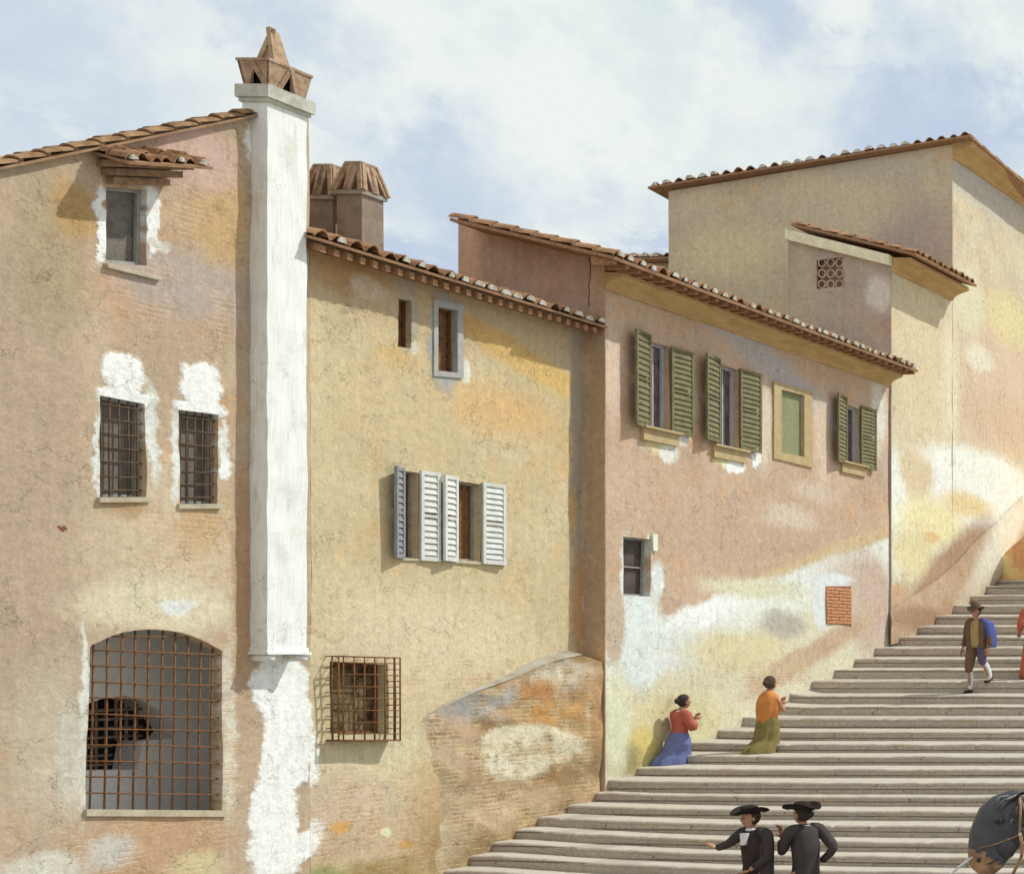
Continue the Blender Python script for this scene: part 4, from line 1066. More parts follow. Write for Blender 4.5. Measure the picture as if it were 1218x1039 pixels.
class Fig:
    """a person; local axes: x to the person's right, y forward, z up; joints given locally"""
    def __init__(s, name_label, foot, face, group=None, scale=1.0):
        s.o = Vector(foot); s.f, s.r, s.u = basis(face); s.k = scale
        s.e = thing('person', foot, name_label, 'person', group)
    def w(s, p): return s.o+(s.r*p[0]+s.f*p[1]+s.u*p[2])*s.k
    def v(s, p): return (s.r*p[0]+s.f*p[1]+s.u*p[2])*s.k
    def body(s, J, head_dir=(0, 1, 0), legs=True, hairlong=False, curl=.5):
        names = ['pelvis', 'belly', 'chest', 'neck', 'headb']+[a+b for a in ('shoulder', 'elbow', 'wrist') for b in 'LR']
        rad = dict(pelvis=(.095, .08), belly=(.085, .075), chest=(.10, .08), neck=.05, headb=.055, shoulderL=.042, shoulderR=.042, elbowL=.034, elbowR=.034, wristL=.026, wristR=.026,
                   hipL=.065, hipR=.065, kneeL=.045, kneeR=.045, ankleL=.034, ankleR=.034, toeL=.026, toeR=.026)
        E = [('pelvis', 'belly'), ('belly', 'chest'), ('chest', 'neck'), ('neck', 'headb')]
        for b in 'LR': E += [('chest', 'shoulder'+b), ('shoulder'+b, 'elbow'+b), ('elbow'+b, 'wrist'+b)]
        if legs:
            names += [a+b for a in ('hip', 'knee', 'ankle', 'toe') for b in 'LR']
            for b in 'LR': E += [('pelvis', 'hip'+b), ('hip'+b, 'knee'+b), ('knee'+b, 'ankle'+b), ('ankle'+b, 'toe'+b)]
        ix = {n: i for i, n in enumerate(names)}
        V = [s.w(J[n]) for n in names]
        vs, fs = skin_mesh(V, [(ix[a], ix[b]) for a, b in E], [tuple(x*s.k for x in rad[n]) if hasattr(rad[n], '__len__') else rad[n]*s.k for n in names])
        mb = MB(); mb.add(vs, fs, 0, True)
        # head
        hd = Vector(head_dir).normalized(); hr = hd.cross(Vector((0, 0, 1))).normalized(); hu = hr.cross(hd)
        H = Vector(J['headb'])+hu*.085+hd*.015
        Bm = Matrix((s.v(hr)/s.k, s.v(hd)/s.k, s.v(hu)/s.k)).transposed()
        def hf(q):
            x, y, z = q
            if z < 0: x *= 1-.32*(-z/.12); y = y*(1-.10*(-z/.12))+.012*(-z/.12)
            if y > .05 and abs(x) < .022 and -.035 < z < .02: y += .024*(1-abs(x)/.022)*(1-abs(z+.012)/.04)     # nose
            if y > .05 and .012 < abs(x) < .045 and .0 < z < .028: y -= .010   # eye sockets
            if y > .05 and abs(x) < .03 and z < -.085: y += .010              # chin
            return Vector((x, y, z))*s.k
        mb.ball(s.w(H), .075, .095, .118, 0, 14, Bm, hf)
        for sx in (-1, 1):
            mb.ball(s.w(H+hr*sx*.030+hd*.083+hu*.010), .011*s.k, .008*s.k, .007*s.k, 1, 6, Bm)
            mb.ball(s.w(H+hr*sx*.076-hu*.005-hd*.005), .010*s.k, .020*s.k, .032*s.k, 0, 6, Bm)
        mb.ball(s.w(H+hd*.084-hu*.060), .026*s.k, .010*s.k, .007*s.k, 2, 6, Bm)
        s.H, s.hd, s.hr, s.hu, s.Bm = H, hd, hr, hu, Bm
        # hands with five fingers
        for b in 'LR':
            wr = Vector(J['wrist'+b]); el = Vector(J['elbow'+b]); d = (wr-el).normalized()
            if 'hand'+b in J: d = (Vector(J['hand'+b])-wr).normalized()
            side = d.cross(Vector((0, 0, 1)))
            if side.length < .3: side = d.cross(Vector((1, 0, 0)))
            side.normalize(); nrm = side.cross(d).normalized()
            pal = wr+d*.05
            PB = Matrix((s.v(side)/s.k, s.v(d)/s.k, s.v(nrm)/s.k)).transposed()
            mb.ball(s.w(pal), .038*s.k, .055*s.k, .016*s.k, 0, 8, PB)
            for i, ln_ in enumerate((.068, .078, .074, .060)):
                o_ = pal+side*(.026-.0175*i)+d*.042; c_ = curl
                q1 = o_+d*ln_*.45-nrm*ln_*.12*c_; q2 = q1+d*ln_*.33-nrm*ln_*.32*c_; q3 = q2+d*ln_*.16-nrm*ln_*.36*c_
                mb.tube([s.w(o_), s.w(q1), s.w(q2), s.w(q3)], [.0095*s.k, .009*s.k, .008*s.k, .006*s.k], 6)
            o_ = wr+d*.03+side*.03; mb.tube([s.w(o_), s.w(o_+side*.028+d*.022-nrm*.006), s.w(o_+side*.036+d*.05-nrm*.016)], [.011*s.k, .010*s.k, .007*s.k], 6)
        s.bodyo = mb.build('body', [M['skin'], M['eye'], simple('lips', (.32, .12, .09, 1))], s.e)
    def tube(s, name, pts, rad, mat, n=10, flat=1.0, sub=3):
        P = [Vector(p) for p in pts]; Q = []; RR = []
        if name == 'sleeve': P.insert(0, Vector((P[0].x*.45, P[0].y*.5, P[0].z+.035))); rad = [rad[0]*.8]+[rad[0]*1.06]+list(rad[1:])
        for i in range(len(P)-1):
            p0, p1, p2, p3 = P[max(0, i-1)], P[i], P[i+1], P[min(len(P)-1, i+2)]
            for k in range(sub):
                t = k/sub
                q = .5*((2*p1)+(-p0+p2)*t+(2*p0-5*p1+4*p2-p3)*t*t+(-p0+3*p1-3*p2+p3)*t**3)
                Q.append(q); rr = rad[i]+(rad[i+1]-rad[i])*t; RR.append((rr*(1+.09*noise.noise(q*13)))*s.k)
        Q.append(P[-1]); RR.append(rad[-1]*s.k)
        mb = MB(); mb.tube([s.w(q) for q in Q], RR, n, flat=flat); return mb.build(name, mat, s.e)
    def loft(s, name, rings, mat, n=28, folds=0, amp=0, cap=(True, True), phase=0, parent=None):
        R_ = []
        for rg in rings:
            c, a, b = rg[:3]; fa = rg[3] if len(rg) > 3 else 0
            R_.append((s.w(c), s.v((a, 0, 0)), s.v((0, b, 0)), fa))
        # refine
        Q = []
        for i in range(len(R_)-1):
            for k in range(3):
                t = k/3; t2 = t
                Q.append((R_[i][0].lerp(R_[i+1][0], t2), R_[i][1].lerp(R_[i+1][1], t2), R_[i][2].lerp(R_[i+1][2], t2), R_[i][3]+(R_[i+1][3]-R_[i][3])*t2))
        Q.append(R_[-1])
        mb = MB(); mb.loft(Q, n, 0, folds, amp, cap, phase); return mb.build(name, mat, parent or s.e)
    def hairdo(s, bun=True, mat=None):
        mb = MB()
        def hf(q):
            if q.y > .03 and q.z < .05: q = Vector((q.x*.9, .03, q.z))
            return q*s.k
        mb.ball(s.w(s.H+s.hu*.018-s.hd*.015), .086, .100, .112, 0, 12, s.Bm, hf)
        if bun: mb.ball(s.w(s.H-s.hd*.105+s.hu*.0), .05*s.k, .045*s.k, .05*s.k, 0, 8, s.Bm)
        return mb.build('hair', mat or M['hair'], s.e)
def step_z(x, y):
    """height of the tread under a point"""
    z = 0
    for st in steps:
        if y >= st[0]-st[2]*fan(x): z = zstep(st, x)+.008
    return z
def place(px, py, off=.0):
    """the stair point seen at (px,py): walk the treads"""
    best = None
    for i, st in enumerate(steps):
        for q in range(12):
            nY = steps[i+1][0] if i+1 < len(steps) else st[0]+2
            y = st[0]+(nY-st[0])*(q+.5)/12
            x = (px-VX)*y/F
            z = step_z(x, y); sy = HY-(z-CZ)*F/y
            if best is None or abs(sy-py) < best[0]: best = (abs(sy-py), x, y, z)
    return Vector(best[1:])
ARM = dict(shoulderL=(-.17, 0, 0), shoulderR=(.17, 0, 0))

# kneeling woman in red by the wall
p = place(808, 908); k_ = .97
f1 = Fig('kneeling woman with dark hair, red bodice and blue skirt, close by the pink house wall', p, (.45, .89), 'women kneeling on the stairs', k_)
J = dict(pelvis=(0, 0, .47), belly=(0, .01, .60), chest=(0, .02, .78), neck=(0, .03, .92), headb=(0, .05, .97),
         shoulderL=(-.16, .02, .84), shoulderR=(.16, .02, .84), elbowL=(-.21, .10, .62), elbowR=(.22, .09, .62), wristL=(-.05, .24, .74), wristR=(.06, .24, .74), handL=(-.01, .28, .82), handR=(.02, .28, .82),
         hipL=(-.09, 0, .44), hipR=(.09, 0, .44), kneeL=(-.07, .02, .07), kneeR=(.07, .02, .07), ankleL=(-.06, -.24, .06), ankleR=(.06, -.24, .06), toeL=(-.06, -.33, .05), toeR=(.06, -.33, .05))
f1.body(J, (0, 1, -.12)); f1.hairdo()
red = cloth('red_cloth', L(196, 96, 76)); blue = cloth('blue_skirt_cloth', L(116, 122, 172), .62)
f1.loft('bodice', [((0, .0, .50), .15, .115), ((0, .01, .60), .135, .11), ((0, .02, .74), .165, .125), ((0, .02, .84), .17, .11), ((0, .03, .89), .10, .075), ((0, .03, .905), .065, .055)], red)
f1.tube('sleeve', [J['shoulderL'], (-.20, .04, .74), J['elbowL'], (-.15, .17, .67)], [.075, .07, .065, .05], red)
f1.tube('sleeve', [J['shoulderR'], (.20, .04, .74), J['elbowR'], (.16, .16, .67)], [.075, .07, .065, .05], red)
f1.loft('skirt', [((0, -.14, -.01), .185, .30, 1), ((0, -.12, .09), .18, .28, 1), ((0, -.06, .2), .165, .22, .8), ((0, -.02, .34), .20, .18, .5), ((0, 0, .46), .17, .145, .2), ((0, 0, .54), .14, .115, 0)], blue, 40, 7, .085)
f1.loft('kerchief', [((.0, .04, .885), .10, .09), ((0, .035, .91), .075, .065)], cloth('white_kerchief', L(230, 220, 205)), 16)

# kneeling woman in orange shawl
p = place(913, 895)
f2 = Fig('kneeling woman seen from behind in an orange shawl and olive green skirt', p, (.25, .97), 'women kneeling on the stairs', 1.03)
J = dict(pelvis=(0, 0, .50), belly=(0, .01, .64), chest=(0, .02, .84), neck=(0, .03, 1.0), headb=(0, .04, 1.05),
         shoulderL=(-.16, .02, .90), shoulderR=(.16, .02, .90), elbowL=(-.19, .12, .68), elbowR=(.19, .12, .68), wristL=(-.04, .26, .78), wristR=(.04, .26, .78), handL=(-.01, .29, .86), handR=(.01, .29, .86),
         hipL=(-.09, 0, .46), hipR=(.09, 0, .46), kneeL=(-.07, .03, .07), kneeR=(.07, .03, .07), ankleL=(-.06, -.26, .06), ankleR=(.06, -.26, .06), toeL=(-.06, -.35, .04), toeR=(.06, -.35, .04))
f2.body(J, (-.15, 1, -.05)); f2.hairdo(mat=simple('brown_hair', (.11, .075, .06, 1), (.05, .035, .03, 1), 50, .8))
orange = cloth('orange_cloth', L(226, 138, 66), .72); olive = cloth('olive_cloth', L(142, 124, 70), .6)
f2.loft('skirt', [((0, -.13, -.01), .19, .31, 1), ((0, -.11, .09), .18, .28, 1), ((0, -.03, .22), .165, .19, .8), ((0, -.01, .38), .185, .165, .5), ((0, 0, .54), .17, .14, .1), ((0, 0, .60), .14, .11, 0)], olive, 40, 6, .085, phase=1)
f2.loft('shawl', [((.02, -.03, .42), .03, .06), ((.015, -.03, .48), .10, .12, .6), ((0, -.01, .56), .145, .135, 1), ((0, .01, .70), .18, .15, .8), ((0, .02, .84), .185, .145, .5), ((0, .025, .93), .165, .115, .2), ((0, .02, .985), .10, .085), ((0, .02, 1.01), .065, .06)], orange, 36, 5, .07)

# man coming down the stairs
p = place(1163, 822)
f3 = Fig('man in brown jacket and hat walking downstairs, blue coat over one shoulder', p, (-.12, -1), None, .99)
zr = .0
J = dict(pelvis=(0, 0, .95), belly=(0, .01, 1.08), chest=(0, .01, 1.28), neck=(0, .01, 1.46), headb=(0, .03, 1.51),
         shoulderL=(-.17, 0, 1.38), shoulderR=(.17, 0, 1.38), elbowL=(-.27, .02, 1.12), elbowR=(.26, -.04, 1.12), wristL=(-.27, .10, .90), wristR=(.30, .02, .88),
         hipL=(-.10, 0, .92), hipR=(.10, 0, .92), kneeL=(-.15, .10, .66), kneeR=(.13, .08, .50), ankleL=(-.20, -.08, .30), ankleR=(.14, .02, .08), toeL=(-.21, .06, .24), toeR=(.15, .16, .04))
f3.body(J, (.1, 1, -.15))
brown = cloth('brown_wool', L(128, 92, 70), .6); tan = cloth('tan_waistcoat', L(182, 152, 98), .75); bluec = cloth('blue_coat_cloth', L(88, 100, 168), .6)
stock = cloth('white_stocking', L(240, 242, 244), .9); shoe = cloth('dark_shoe', (.05, .035, .03, 1))
f3.loft('waistcoat', [((0, 0, .90), .15, .115), ((0, .01, 1.02), .145, .11), ((0, .01, 1.2), .16, .12), ((0, .01, 1.34), .16, .11), ((0, .01, 1.42), .10, .08)], tan)
for sx in (-1, 1):
    f3.loft('jacket_front', [((sx*.135, .0, .88), .075, .135), ((sx*.13, .0, 1.0), .07, .13), ((sx*.13, .0, 1.2), .075, .135), ((sx*.12, .0, 1.34), .08, .12), ((sx*.09, -.01, 1.42), .07, .08)], brown, 20)
f3.loft('jacket_back', [((0, -.06, .86), .18, .08), ((0, -.06, 1.1), .16, .075), ((0, -.06, 1.34), .18, .075), ((0, -.04, 1.44), .10, .05)], brown, 20)
f3.tube('sleeve', [J['shoulderR'], (.23, -.02, 1.25), J['elbowR'], (.295, 0, .93)], [.075, .068, .062, .05], brown)
f3.tube('sleeve', [J['shoulderL'], (-.23, .0, 1.25), J['elbowL'], (-.275, .08, .94)], [.075, .068, .062, .05], brown)
f3.loft('coat_over_shoulder', [((-.29, -.02, .90), .05, .10, 1), ((-.28, -.03, 1.02), .07, .115, 1), ((-.245, -.03, 1.22), .085, .12, .7), ((-.19, -.02, 1.38), .095, .11, .4), ((-.11, -.02, 1.46), .07, .09)], bluec, 24, 4, .07)
f3.tube('breeches', [J['hipR'], (.12, .04, .72), J['kneeR'], (.135, .06, .46)], [.12, .095, .075, .066], brown)
f3.tube('breeches', [J['hipL'], (-.13, .06, .79), J['kneeL'], (-.16, .06, .60)], [.12, .095, .075, .066], cloth('blue_brown_cloth', L(104, 92, 110), .7))
f3.tube('stocking', [(.135, .06, .47), (.14, .02, .30), J['ankleR']], [.058, .058, .038], stock)
f3.tube('stocking', [(-.16, .06, .62), (-.185, -.04, .46), J['ankleL']], [.058, .056, .038], stock)
f3.tube('shoe', [(.14, -.03, .05), (.145, .08, .045), (.15, .19, .03)], [.045, .042, .028], shoe)
f3.tube('shoe', [(-.20, -.12, .265), (-.205, -.02, .25), (-.21, .09, .235)], [.045, .042, .028], shoe)
def hat_round(fg, brim, hgt, rtop, mat, tilt=0):
    H = fg.H+fg.hu*.055-fg.hd*.01
    mb = MB(); n = 24; rings = []
    for r, z in ((brim, .018), (brim*.98, .0), (.10, .0), (.095, .02), (.088, hgt*.5), (rtop, hgt), (rtop*.6, hgt+.012)):
        rings.append((fg.w(H+fg.hu*z), fg.v(fg.hr)*r, fg.v(fg.hd)*r*1.1))
    vs = []; 
    for c, a, b in rings:
        for k in range(n):
            t_ = 2*math.pi*k/n; vs.append(c+a*math.cos(t_)+b*math.sin(t_)+fg.v(fg.hu)*(0.03*math.cos(2*t_) if (c-rings[0][0]).length < .03*fg.k else 0))
    m_ = len(rings); fs = [(i*n+k, i*n+(k+1) % n, (i+1)*n+(k+1) % n, (i+1)*n+k) for i in range(m_-1) for k in range(n)]+[tuple(range((m_-1)*n, m_*n)), tuple(reversed(range(n)))]
    mb.add(vs, fs, 0, True); return mb.build('hat', mat, fg.e)
h3 = hat_round(f3, .15, .14, .06, cloth('brown_felt', L(112, 88, 66), .6))
mb = MB(); mb.ball(f3.w(f3.H+f3.hu*.21), .035, .035, .035); mb.build('hat_posy', cloth('posy', L(170, 140, 80)), h3)
f3.hairdo(False)

# woman in red skirt entering at the right edge
p = place(1229, 808)
f4 = Fig('woman with white shawl and vermilion red skirt, cut by the right edge of the view', p, (-.7, .6), None, 1.0)
J = dict(pelvis=(0, 0, .92), belly=(0, .01, 1.05), chest=(0, .01, 1.24), neck=(0, .01, 1.41), headb=(0, .03, 1.46),
         shoulderL=(-.16, 0, 1.33), shoulderR=(.16, 0, 1.33), elbowL=(-.22, .06, 1.08), elbowR=(.22, .06, 1.08), wristL=(-.16, .24, .95), wristR=(.20, .22, .93),
         hipL=(-.09, 0, .88), hipR=(.09, 0, .88), kneeL=(-.09, .03, .48), kneeR=(.09, .03, .48), ankleL=(-.09, 0, .08), ankleR=(.09, 0, .08), toeL=(-.09, .13, .04), toeR=(.09, .13, .04))
f4.body(J, (0, 1, -.05)); f4.hairdo()
verm = cloth('vermilion_cloth', L(216, 108, 74), .8); wsh = cloth('white_shawl_cloth', L(222, 214, 204), .85)
f4.loft('skirt', [((0, 0, .03), .24, .26, 1), ((0, 0, .3), .215, .225, 1), ((0, 0, .6), .18, .19, .7), ((0, 0, .86), .155, .14, .2), ((0, 0, 1.0), .125, .10)], verm, 40, 8, .05)
f4.loft('shawl', [((0, 0, .98), .17, .14, 1), ((0, 0, 1.12), .20, .165, 1), ((0, 0, 1.28), .20, .14, .5), ((0, 0, 1.37), .13, .10), ((0, 0, 1.41), .07, .07)], wsh, 32, 6, .05)
f4.loft('head_veil', [((0, -.06, 1.38), .13, .09, 1), ((0, -.05, 1.5), .115, .10, .5), ((0, -.02, 1.62), .10, .11, .2), ((0, .0, 1.69), .055, .06)], wsh, 24, 5, .05)
f4.tube('sleeve', [J['shoulderL'], (-.2, .03, 1.2), J['elbowL'], (-.18, .18, .98)], [.08, .075, .065, .05], verm)
f4.tube('sleeve', [J['shoulderR'], (.2, .03, 1.2), J['elbowR'], (.20, .16, .97)], [.08, .075, .065, .05], verm)

# two priests at the foot of the stairs
black = cloth('black_cassock', (.048, .036, .032, 1), .6); blk2 = cloth('black_coat', (.062, .054, .054, 1), .6); felt = cloth('black_felt', (.028, .022, .021, 1), .6)
YP = 16.95
def wide_hat(fg, w=.27, yaw=0.0, tilt=0.0):
    """broad clerical hat with brims turned up at the sides"""
    H = fg.H+fg.hu*.06; mb = MB(); n = 32; vs = []; hr, hd = fg.hr, fg.hd
    prof_ = ((w, .015), (w*.75, .0), (.105, .0), (.10, .035), (.085, .075), (.04, .095), (.001, .10))
    for j, (r, z) in enumerate(prof_):
        for k in range(n):
            t_ = 2*math.pi*k/n; up_ = .085*max(0, abs(math.cos(t_))-.25)*(r/w)**2 if j < 2 else 0
            rr = r*(1-.22*abs(math.cos(t_)) if j < 2 else 1)
            vs.append(fg.w(H+hr*(rr*math.cos(t_))+hd*(rr*math.sin(t_)*1.0)+fg.hu*(z+up_)))
    m_ = len(prof_); fs = [(i*n+k, i*n+(k+1) % n, (i+1)*n+(k+1) % n, (i+1)*n+k) for i in range(m_-1) for k in range(n)]
    mb.add(vs, fs, 0, True); mb.add([v-Vector((0, 0, .012)) for v in map(Vector, vs[:2*n])]+[], [(n+k, n+(k+1) % n, (k+1) % n, k) for k in range(n)], 0, True)
    return mb.build('hat', felt, fg.e)
p = ony(897, 1127, YP); p.z = 0.0
f5 = Fig('priest in black cassock and broad hat stretching one arm out to the left', p, (-.25, -.97), 'two priests talking at the foot of the stairs', .985)
J = dict(pelvis=(0, 0, .98), belly=(0, .01, 1.12), chest=(0, .01, 1.32), neck=(0, .01, 1.48), headb=(0, .03, 1.53),
         shoulderL=(-.17, 0, 1.42), shoulderR=(.16, .01, 1.42), elbowR=(.33, .06, 1.29), wristR=(.50, .06, 1.235), handR=(.60, .06, 1.28), elbowL=(-.22, .02, 1.16), wristL=(-.10, .16, 1.00), handL=(-.03, .18, .98),
         hipL=(-.10, 0, .92), hipR=(.10, 0, .92), kneeL=(-.10, .02, .5), kneeR=(.10, .02, .5), ankleL=(-.10, 0, .08), ankleR=(.10, 0, .08), toeL=(-.11, .13, .04), toeR=(.11, .13, .04))
f5.body(J, (.35, 1, -.05), curl=.2)
f5.loft('cassock', [((0, 0, .03), .23, .22, 1), ((0, 0, .4), .20, .18, 1), ((0, 0, .8), .145, .13, .6), ((0, 0, 1.05), .125, .11, .2), ((0, .01, 1.25), .14, .12), ((0, .01, 1.40), .15, .105), ((0, .01, 1.46), .09, .08), ((0, .01, 1.50), .06, .06)], black, 36, 6, .045)
f5.tube('sleeve', [J['shoulderR'], (.25, .04, 1.35), J['elbowR'], (.47, .06, 1.245)], [.068, .06, .05, .042], blk2)
f5.tube('sleeve', [J['shoulderL'], (-.215, .0, 1.30), J['elbowL'], (-.13, .13, 1.03)], [.068, .062, .052, .042], blk2)
f5.loft('coat', [((-.06, -.05, .75), .16, .11, 1), ((-.06, -.05, 1.0), .15, .105, .6), ((-.05, -.045, 1.25), .165, .11, .3), ((-.03, -.03, 1.42), .15, .09), ((0, -.02, 1.47), .08, .06)], blk2, 28, 5, .05)
mb = MB(); mb.prism([f5.w((-.045, .155, 1.44)), f5.w((.045, .155, 1.44)), f5.w((.02, .165, 1.30)), f5.w((-.02, .165, 1.30))], f5.v((0, -.05, 0)))
mb.ball(f5.w((0, .03, 1.475)), .068, .068, .03); mb.build('white_collar', cloth('white_linen', L(225, 222, 215), .85), f5.e)
f5.hairdo(False); wide_hat(f5, .215)
p = ony(957, 1127, YP+.12); p.z = 0.0
f6 = Fig('priest in black seen from behind, one hand raised and the other on his hip', p, (-.80, .35), 'two priests talking at the foot of the stairs', 1.0)
J = dict(pelvis=(0, 0, .98), belly=(0, .01, 1.12), chest=(0, .01, 1.32), neck=(0, .01, 1.48), headb=(0, .03, 1.53),
         shoulderL=(-.17, .01, 1.42), shoulderR=(.17, -.01, 1.42), elbowL=(-.16, .17, 1.18), wristL=(-.08, .30, 1.32), handL=(-.07, .32, 1.42), elbowR=(.20, -.22, 1.19), wristR=(.17, -.06, 1.03), handR=(.10, .02, 1.02),
         hipL=(-.10, 0, .92), hipR=(.10, 0, .92), kneeL=(-.10, .02, .5), kneeR=(.10, .02, .5), ankleL=(-.10, 0, .08), ankleR=(.10, 0, .08), toeL=(-.11, .13, .04), toeR=(.11, .13, .04))
f6.body(J, (-.25, 1, 0), curl=.8)
f6.loft('cassock', [((0, 0, .03), .24, .23, 1), ((0, 0, .4), .205, .19, 1), ((0, 0, .8), .15, .135, .6), ((0, 0, 1.05), .13, .115, .2), ((0, .01, 1.25), .145, .12), ((0, .01, 1.40), .155, .11), ((0, .01, 1.46), .09, .08), ((0, .01, 1.50), .065, .06)], black, 36, 6, .045, phase=2)
f6.tube('sleeve', [J['shoulderL'], (-.18, .08, 1.30), J['elbowL'], (-.09, .28, 1.29)], [.068, .06, .05, .04], blk2)
f6.tube('sleeve', [J['shoulderR'], (.20, -.13, 1.30), J['elbowR'], (.175, -.08, 1.05)], [.068, .062, .052, .042], blk2)
f6.loft('coat', [((0, -.05, .75), .155, .12, 1), ((0, -.05, 1.0), .135, .11, .6), ((0, -.04, 1.25), .15, .115, .3), ((0, -.02, 1.42), .14, .085), ((0, -.01, 1.475), .08, .065)], blk2, 28, 5, .05, phase=1)
mb = MB(); mb.ball(f6.w((0, .01, 1.48)), .072, .072, .025); mb.build('white_collar', cloth('grey_linen', L(190, 190, 190), .85), f6.e)
f6.hairdo(True); wide_hat(f6, .23)

# dark horse at the right corner
YH = 13.0
hm = simple('dark_horse_coat', (.022, .022, .028, 1), (.05, .052, .062, 1), 5, .9, rough=.38, spec=.6, bump=.5, fine=70)
horse = thing('horse', (-4.7, YH+.3, 0), 'dark horse with tan muzzle and leather halter, head lowered, in the near right corner', 'horse')
def hp(px, py, dy=0.0):
    p_ = ony(px, py, YH+dy); return p_
# trunk, neck and legs
poll = hp(1212, 968, .02)
hx0 = -5.05
V = [(-3.9, YH+.35, 1.28), (-4.4, YH+.3, 1.26), (-4.95, YH+.22, 1.35), (-5.35, YH+.15, 1.62), (-5.72, YH+.06, 1.95), (-3.35, YH+.4, 1.36),
     (-3.1, YH+.25, 1.15), (-2.95, YH+.22, .82), (-2.80, YH+.22, .55), (-2.92, YH+.22, .12), (-3.0, YH+.2, .05),
     (-3.1, YH+.58, 1.15), (-3.02, YH+.60, .80), (-2.85, YH+.6, .55), (-2.98, YH+.6, .12), (-3.06, YH+.6, .05),
     (-4.95, YH+.05, 1.05), (-5.0, YH+.02, .62), (-4.98, YH+.02, .12), (-5.06, YH+.02, .05),
     (-4.95, YH+.42, 1.05), (-4.88, YH+.45, .62), (-4.9, YH+.45, .12), (-4.98, YH+.45, .05)]
E = [(0, 1), (1, 2), (2, 3), (3, 4), (0, 5), (5, 6), (6, 7), (7, 8), (8, 9), (9, 10), (5, 11), (11, 12), (12, 13), (13, 14), (14, 15), (2, 16), (16, 17), (17, 18), (18, 19), (2, 20), (20, 21), (21, 22), (22, 23)]
Rr = [.34, .32, .28, .21, .15, .31, .19, .12, .065, .045, .06, .19, .12, .065, .045, .06, .12, .065, .042, .06, .12, .065, .042, .06]
vs, fs = skin_mesh(V, E, Rr, 2)
mb = MB(); mb.add(vs, fs, 0, True)
# head: rings from poll to muzzle; each (centre px,py, half width px, half thickness m)
rings = []
for (cx, cy, hw, th, dy) in ((1222, 962, 20, .085, .05), (1211, 962, 25, .11, .03), (1203, 968, 31, .125, .0), (1194, 977, 33, .13, -.03), (1189, 987, 32.5, .122, -.05), (1184, 998, 31, .11, -.08), (1180, 1008, 28, .095, -.11), (1177, 1017, 25, .082, -.14), (1175, 1025, 21.5, .076, -.17), (1174, 1032, 17, .07, -.19), (1173, 1038, 10, .05, -.2)):
    rings.append((cx, cy, hw, th, dy))
cs = [hp(a, b, e) for a, b, c_, d_, e in rings]; R2 = []
for i, (a, b, hw, th, e) in enumerate(rings):
    ax = (cs[min(i+1, len(cs)-1)]-cs[max(i-1, 0)]).normalized(); perp = Vector((ax.z, 0, -ax.x)).normalized()
    tw = Vector((0, 1, 0)); R2.append((cs[i], perp*hw*YH/F, tw*th))
mat_i = MB(); n0 = len(mb.f)
R3 = []
for i in range(len(R2)-1):
    for k in range(3):
        t_ = k/3; R3.append(tuple(R2[i][j].lerp(R2[i+1][j], t_) for j in range(3)))
R3.append(R2[-1])
mb.loft(R3, 24, 0)
n1 = len(mb.f)
for fi in range(n0, n1):
    c_ = sum((Vector(mb.v[j]) for j in mb.f[fi]), Vector())/len(mb.f[fi])
    px, py = VX+c_.x*F/c_.y, HY-(c_.z-CZ)*F/c_.y
    if (py-1002)-(px-1150)*.62+7*noise.noise(c_*14) > 0 and px < 1193: mb.mi[fi] = 1
ctr = hp(1186, 975, -.19)
mb.ball(ctr+Vector((0, .035, 0)), .048, .03, .040, 0, 8)            # brow
mb.ball(ctr+Vector((-.005, .008, -.004)), .026, .016, .021, 2, 8)       # eye
mb.ball(hp(1197, 1008, -.17), .085, .05, .10, 0, 8)              # cheek
mb.ball(hp(1164, 1022, -.24), .018, .012, .024, 2, 6)            # nostril
mb.tube([hp(1168, 1030, -.22), hp(1178, 1026, -.25), hp(1187, 1020, -.24)], .006, 5, 2)
hb = mb.build('body', [hm, simple('tan_muzzle', L(176, 128, 88), L(110, 84, 66), 9, .8), M['eye']], horse)
mb = MB()
for (bx, by, dy) in ((1206, 946, -.08), (1216, 944, .10)):
    b = hp(bx, by, dy); mb.loft([(b+Vector((0, 0, -.03)), (.035, 0, 0), (0, .028, 0)), (b+Vector((.06, 0, .025)), (.030, 0, .02), (0, .03, 0)), (b+Vector((.14, 0, .035)), (.018, 0, .02), (0, .018, 0)), (b+Vector((.19, .0, .03)), (.004, 0, .004), (0, .004, 0))], 12)
mb.build('ear', hm, horse)
mb = MB(); random.seed(3)
for i in range(70):
    t_ = random.random(); a = Vector((-6.02, YH+.0, 2.2)).lerp(Vector((-5.0, YH+.2, 1.86)), t_)+Vector((0, random.uniform(-.04, .04), random.uniform(-.02, .02)))
    d_ = Vector((random.uniform(-.05, .08), -random.uniform(.06, .14), -random.uniform(.05, .22)))
    mb.tube([a, a+d_*.5+Vector((0, 0, .03)), a+d_], [.012, .010, .003], 4)
for i in range(26):
    a = hp(1200+random.uniform(-6, 12), 947+random.uniform(-2, 3), random.uniform(-.08, .05)); mb.tube([a, a+Vector((-.05, -.05, -.01)), a+Vector((-.10+random.uniform(-.03, .03), -.09, -.09))], [.012, .01, .003], 4)
mb.build('mane', simple('grey_mane', (.10, .105, .115, 1), (.24, .25, .26, 1), 14, .8, rough=.5, spec=.4), horse)
lea = simple('leather_strap', L(182, 138, 94), L(130, 92, 60), 14, .7, rough=.6)
mb = MB()
def strap(pts, w=.018): mb.tube([Vector(q) for q in pts], w, 6, flat=.45)
strap([hp(1213, 990, -.17), hp(1216, 1003, -.18), hp(1215, 1018, -.18), hp(1209, 1030, -.17), hp(1203, 1043, -.15)], .022)
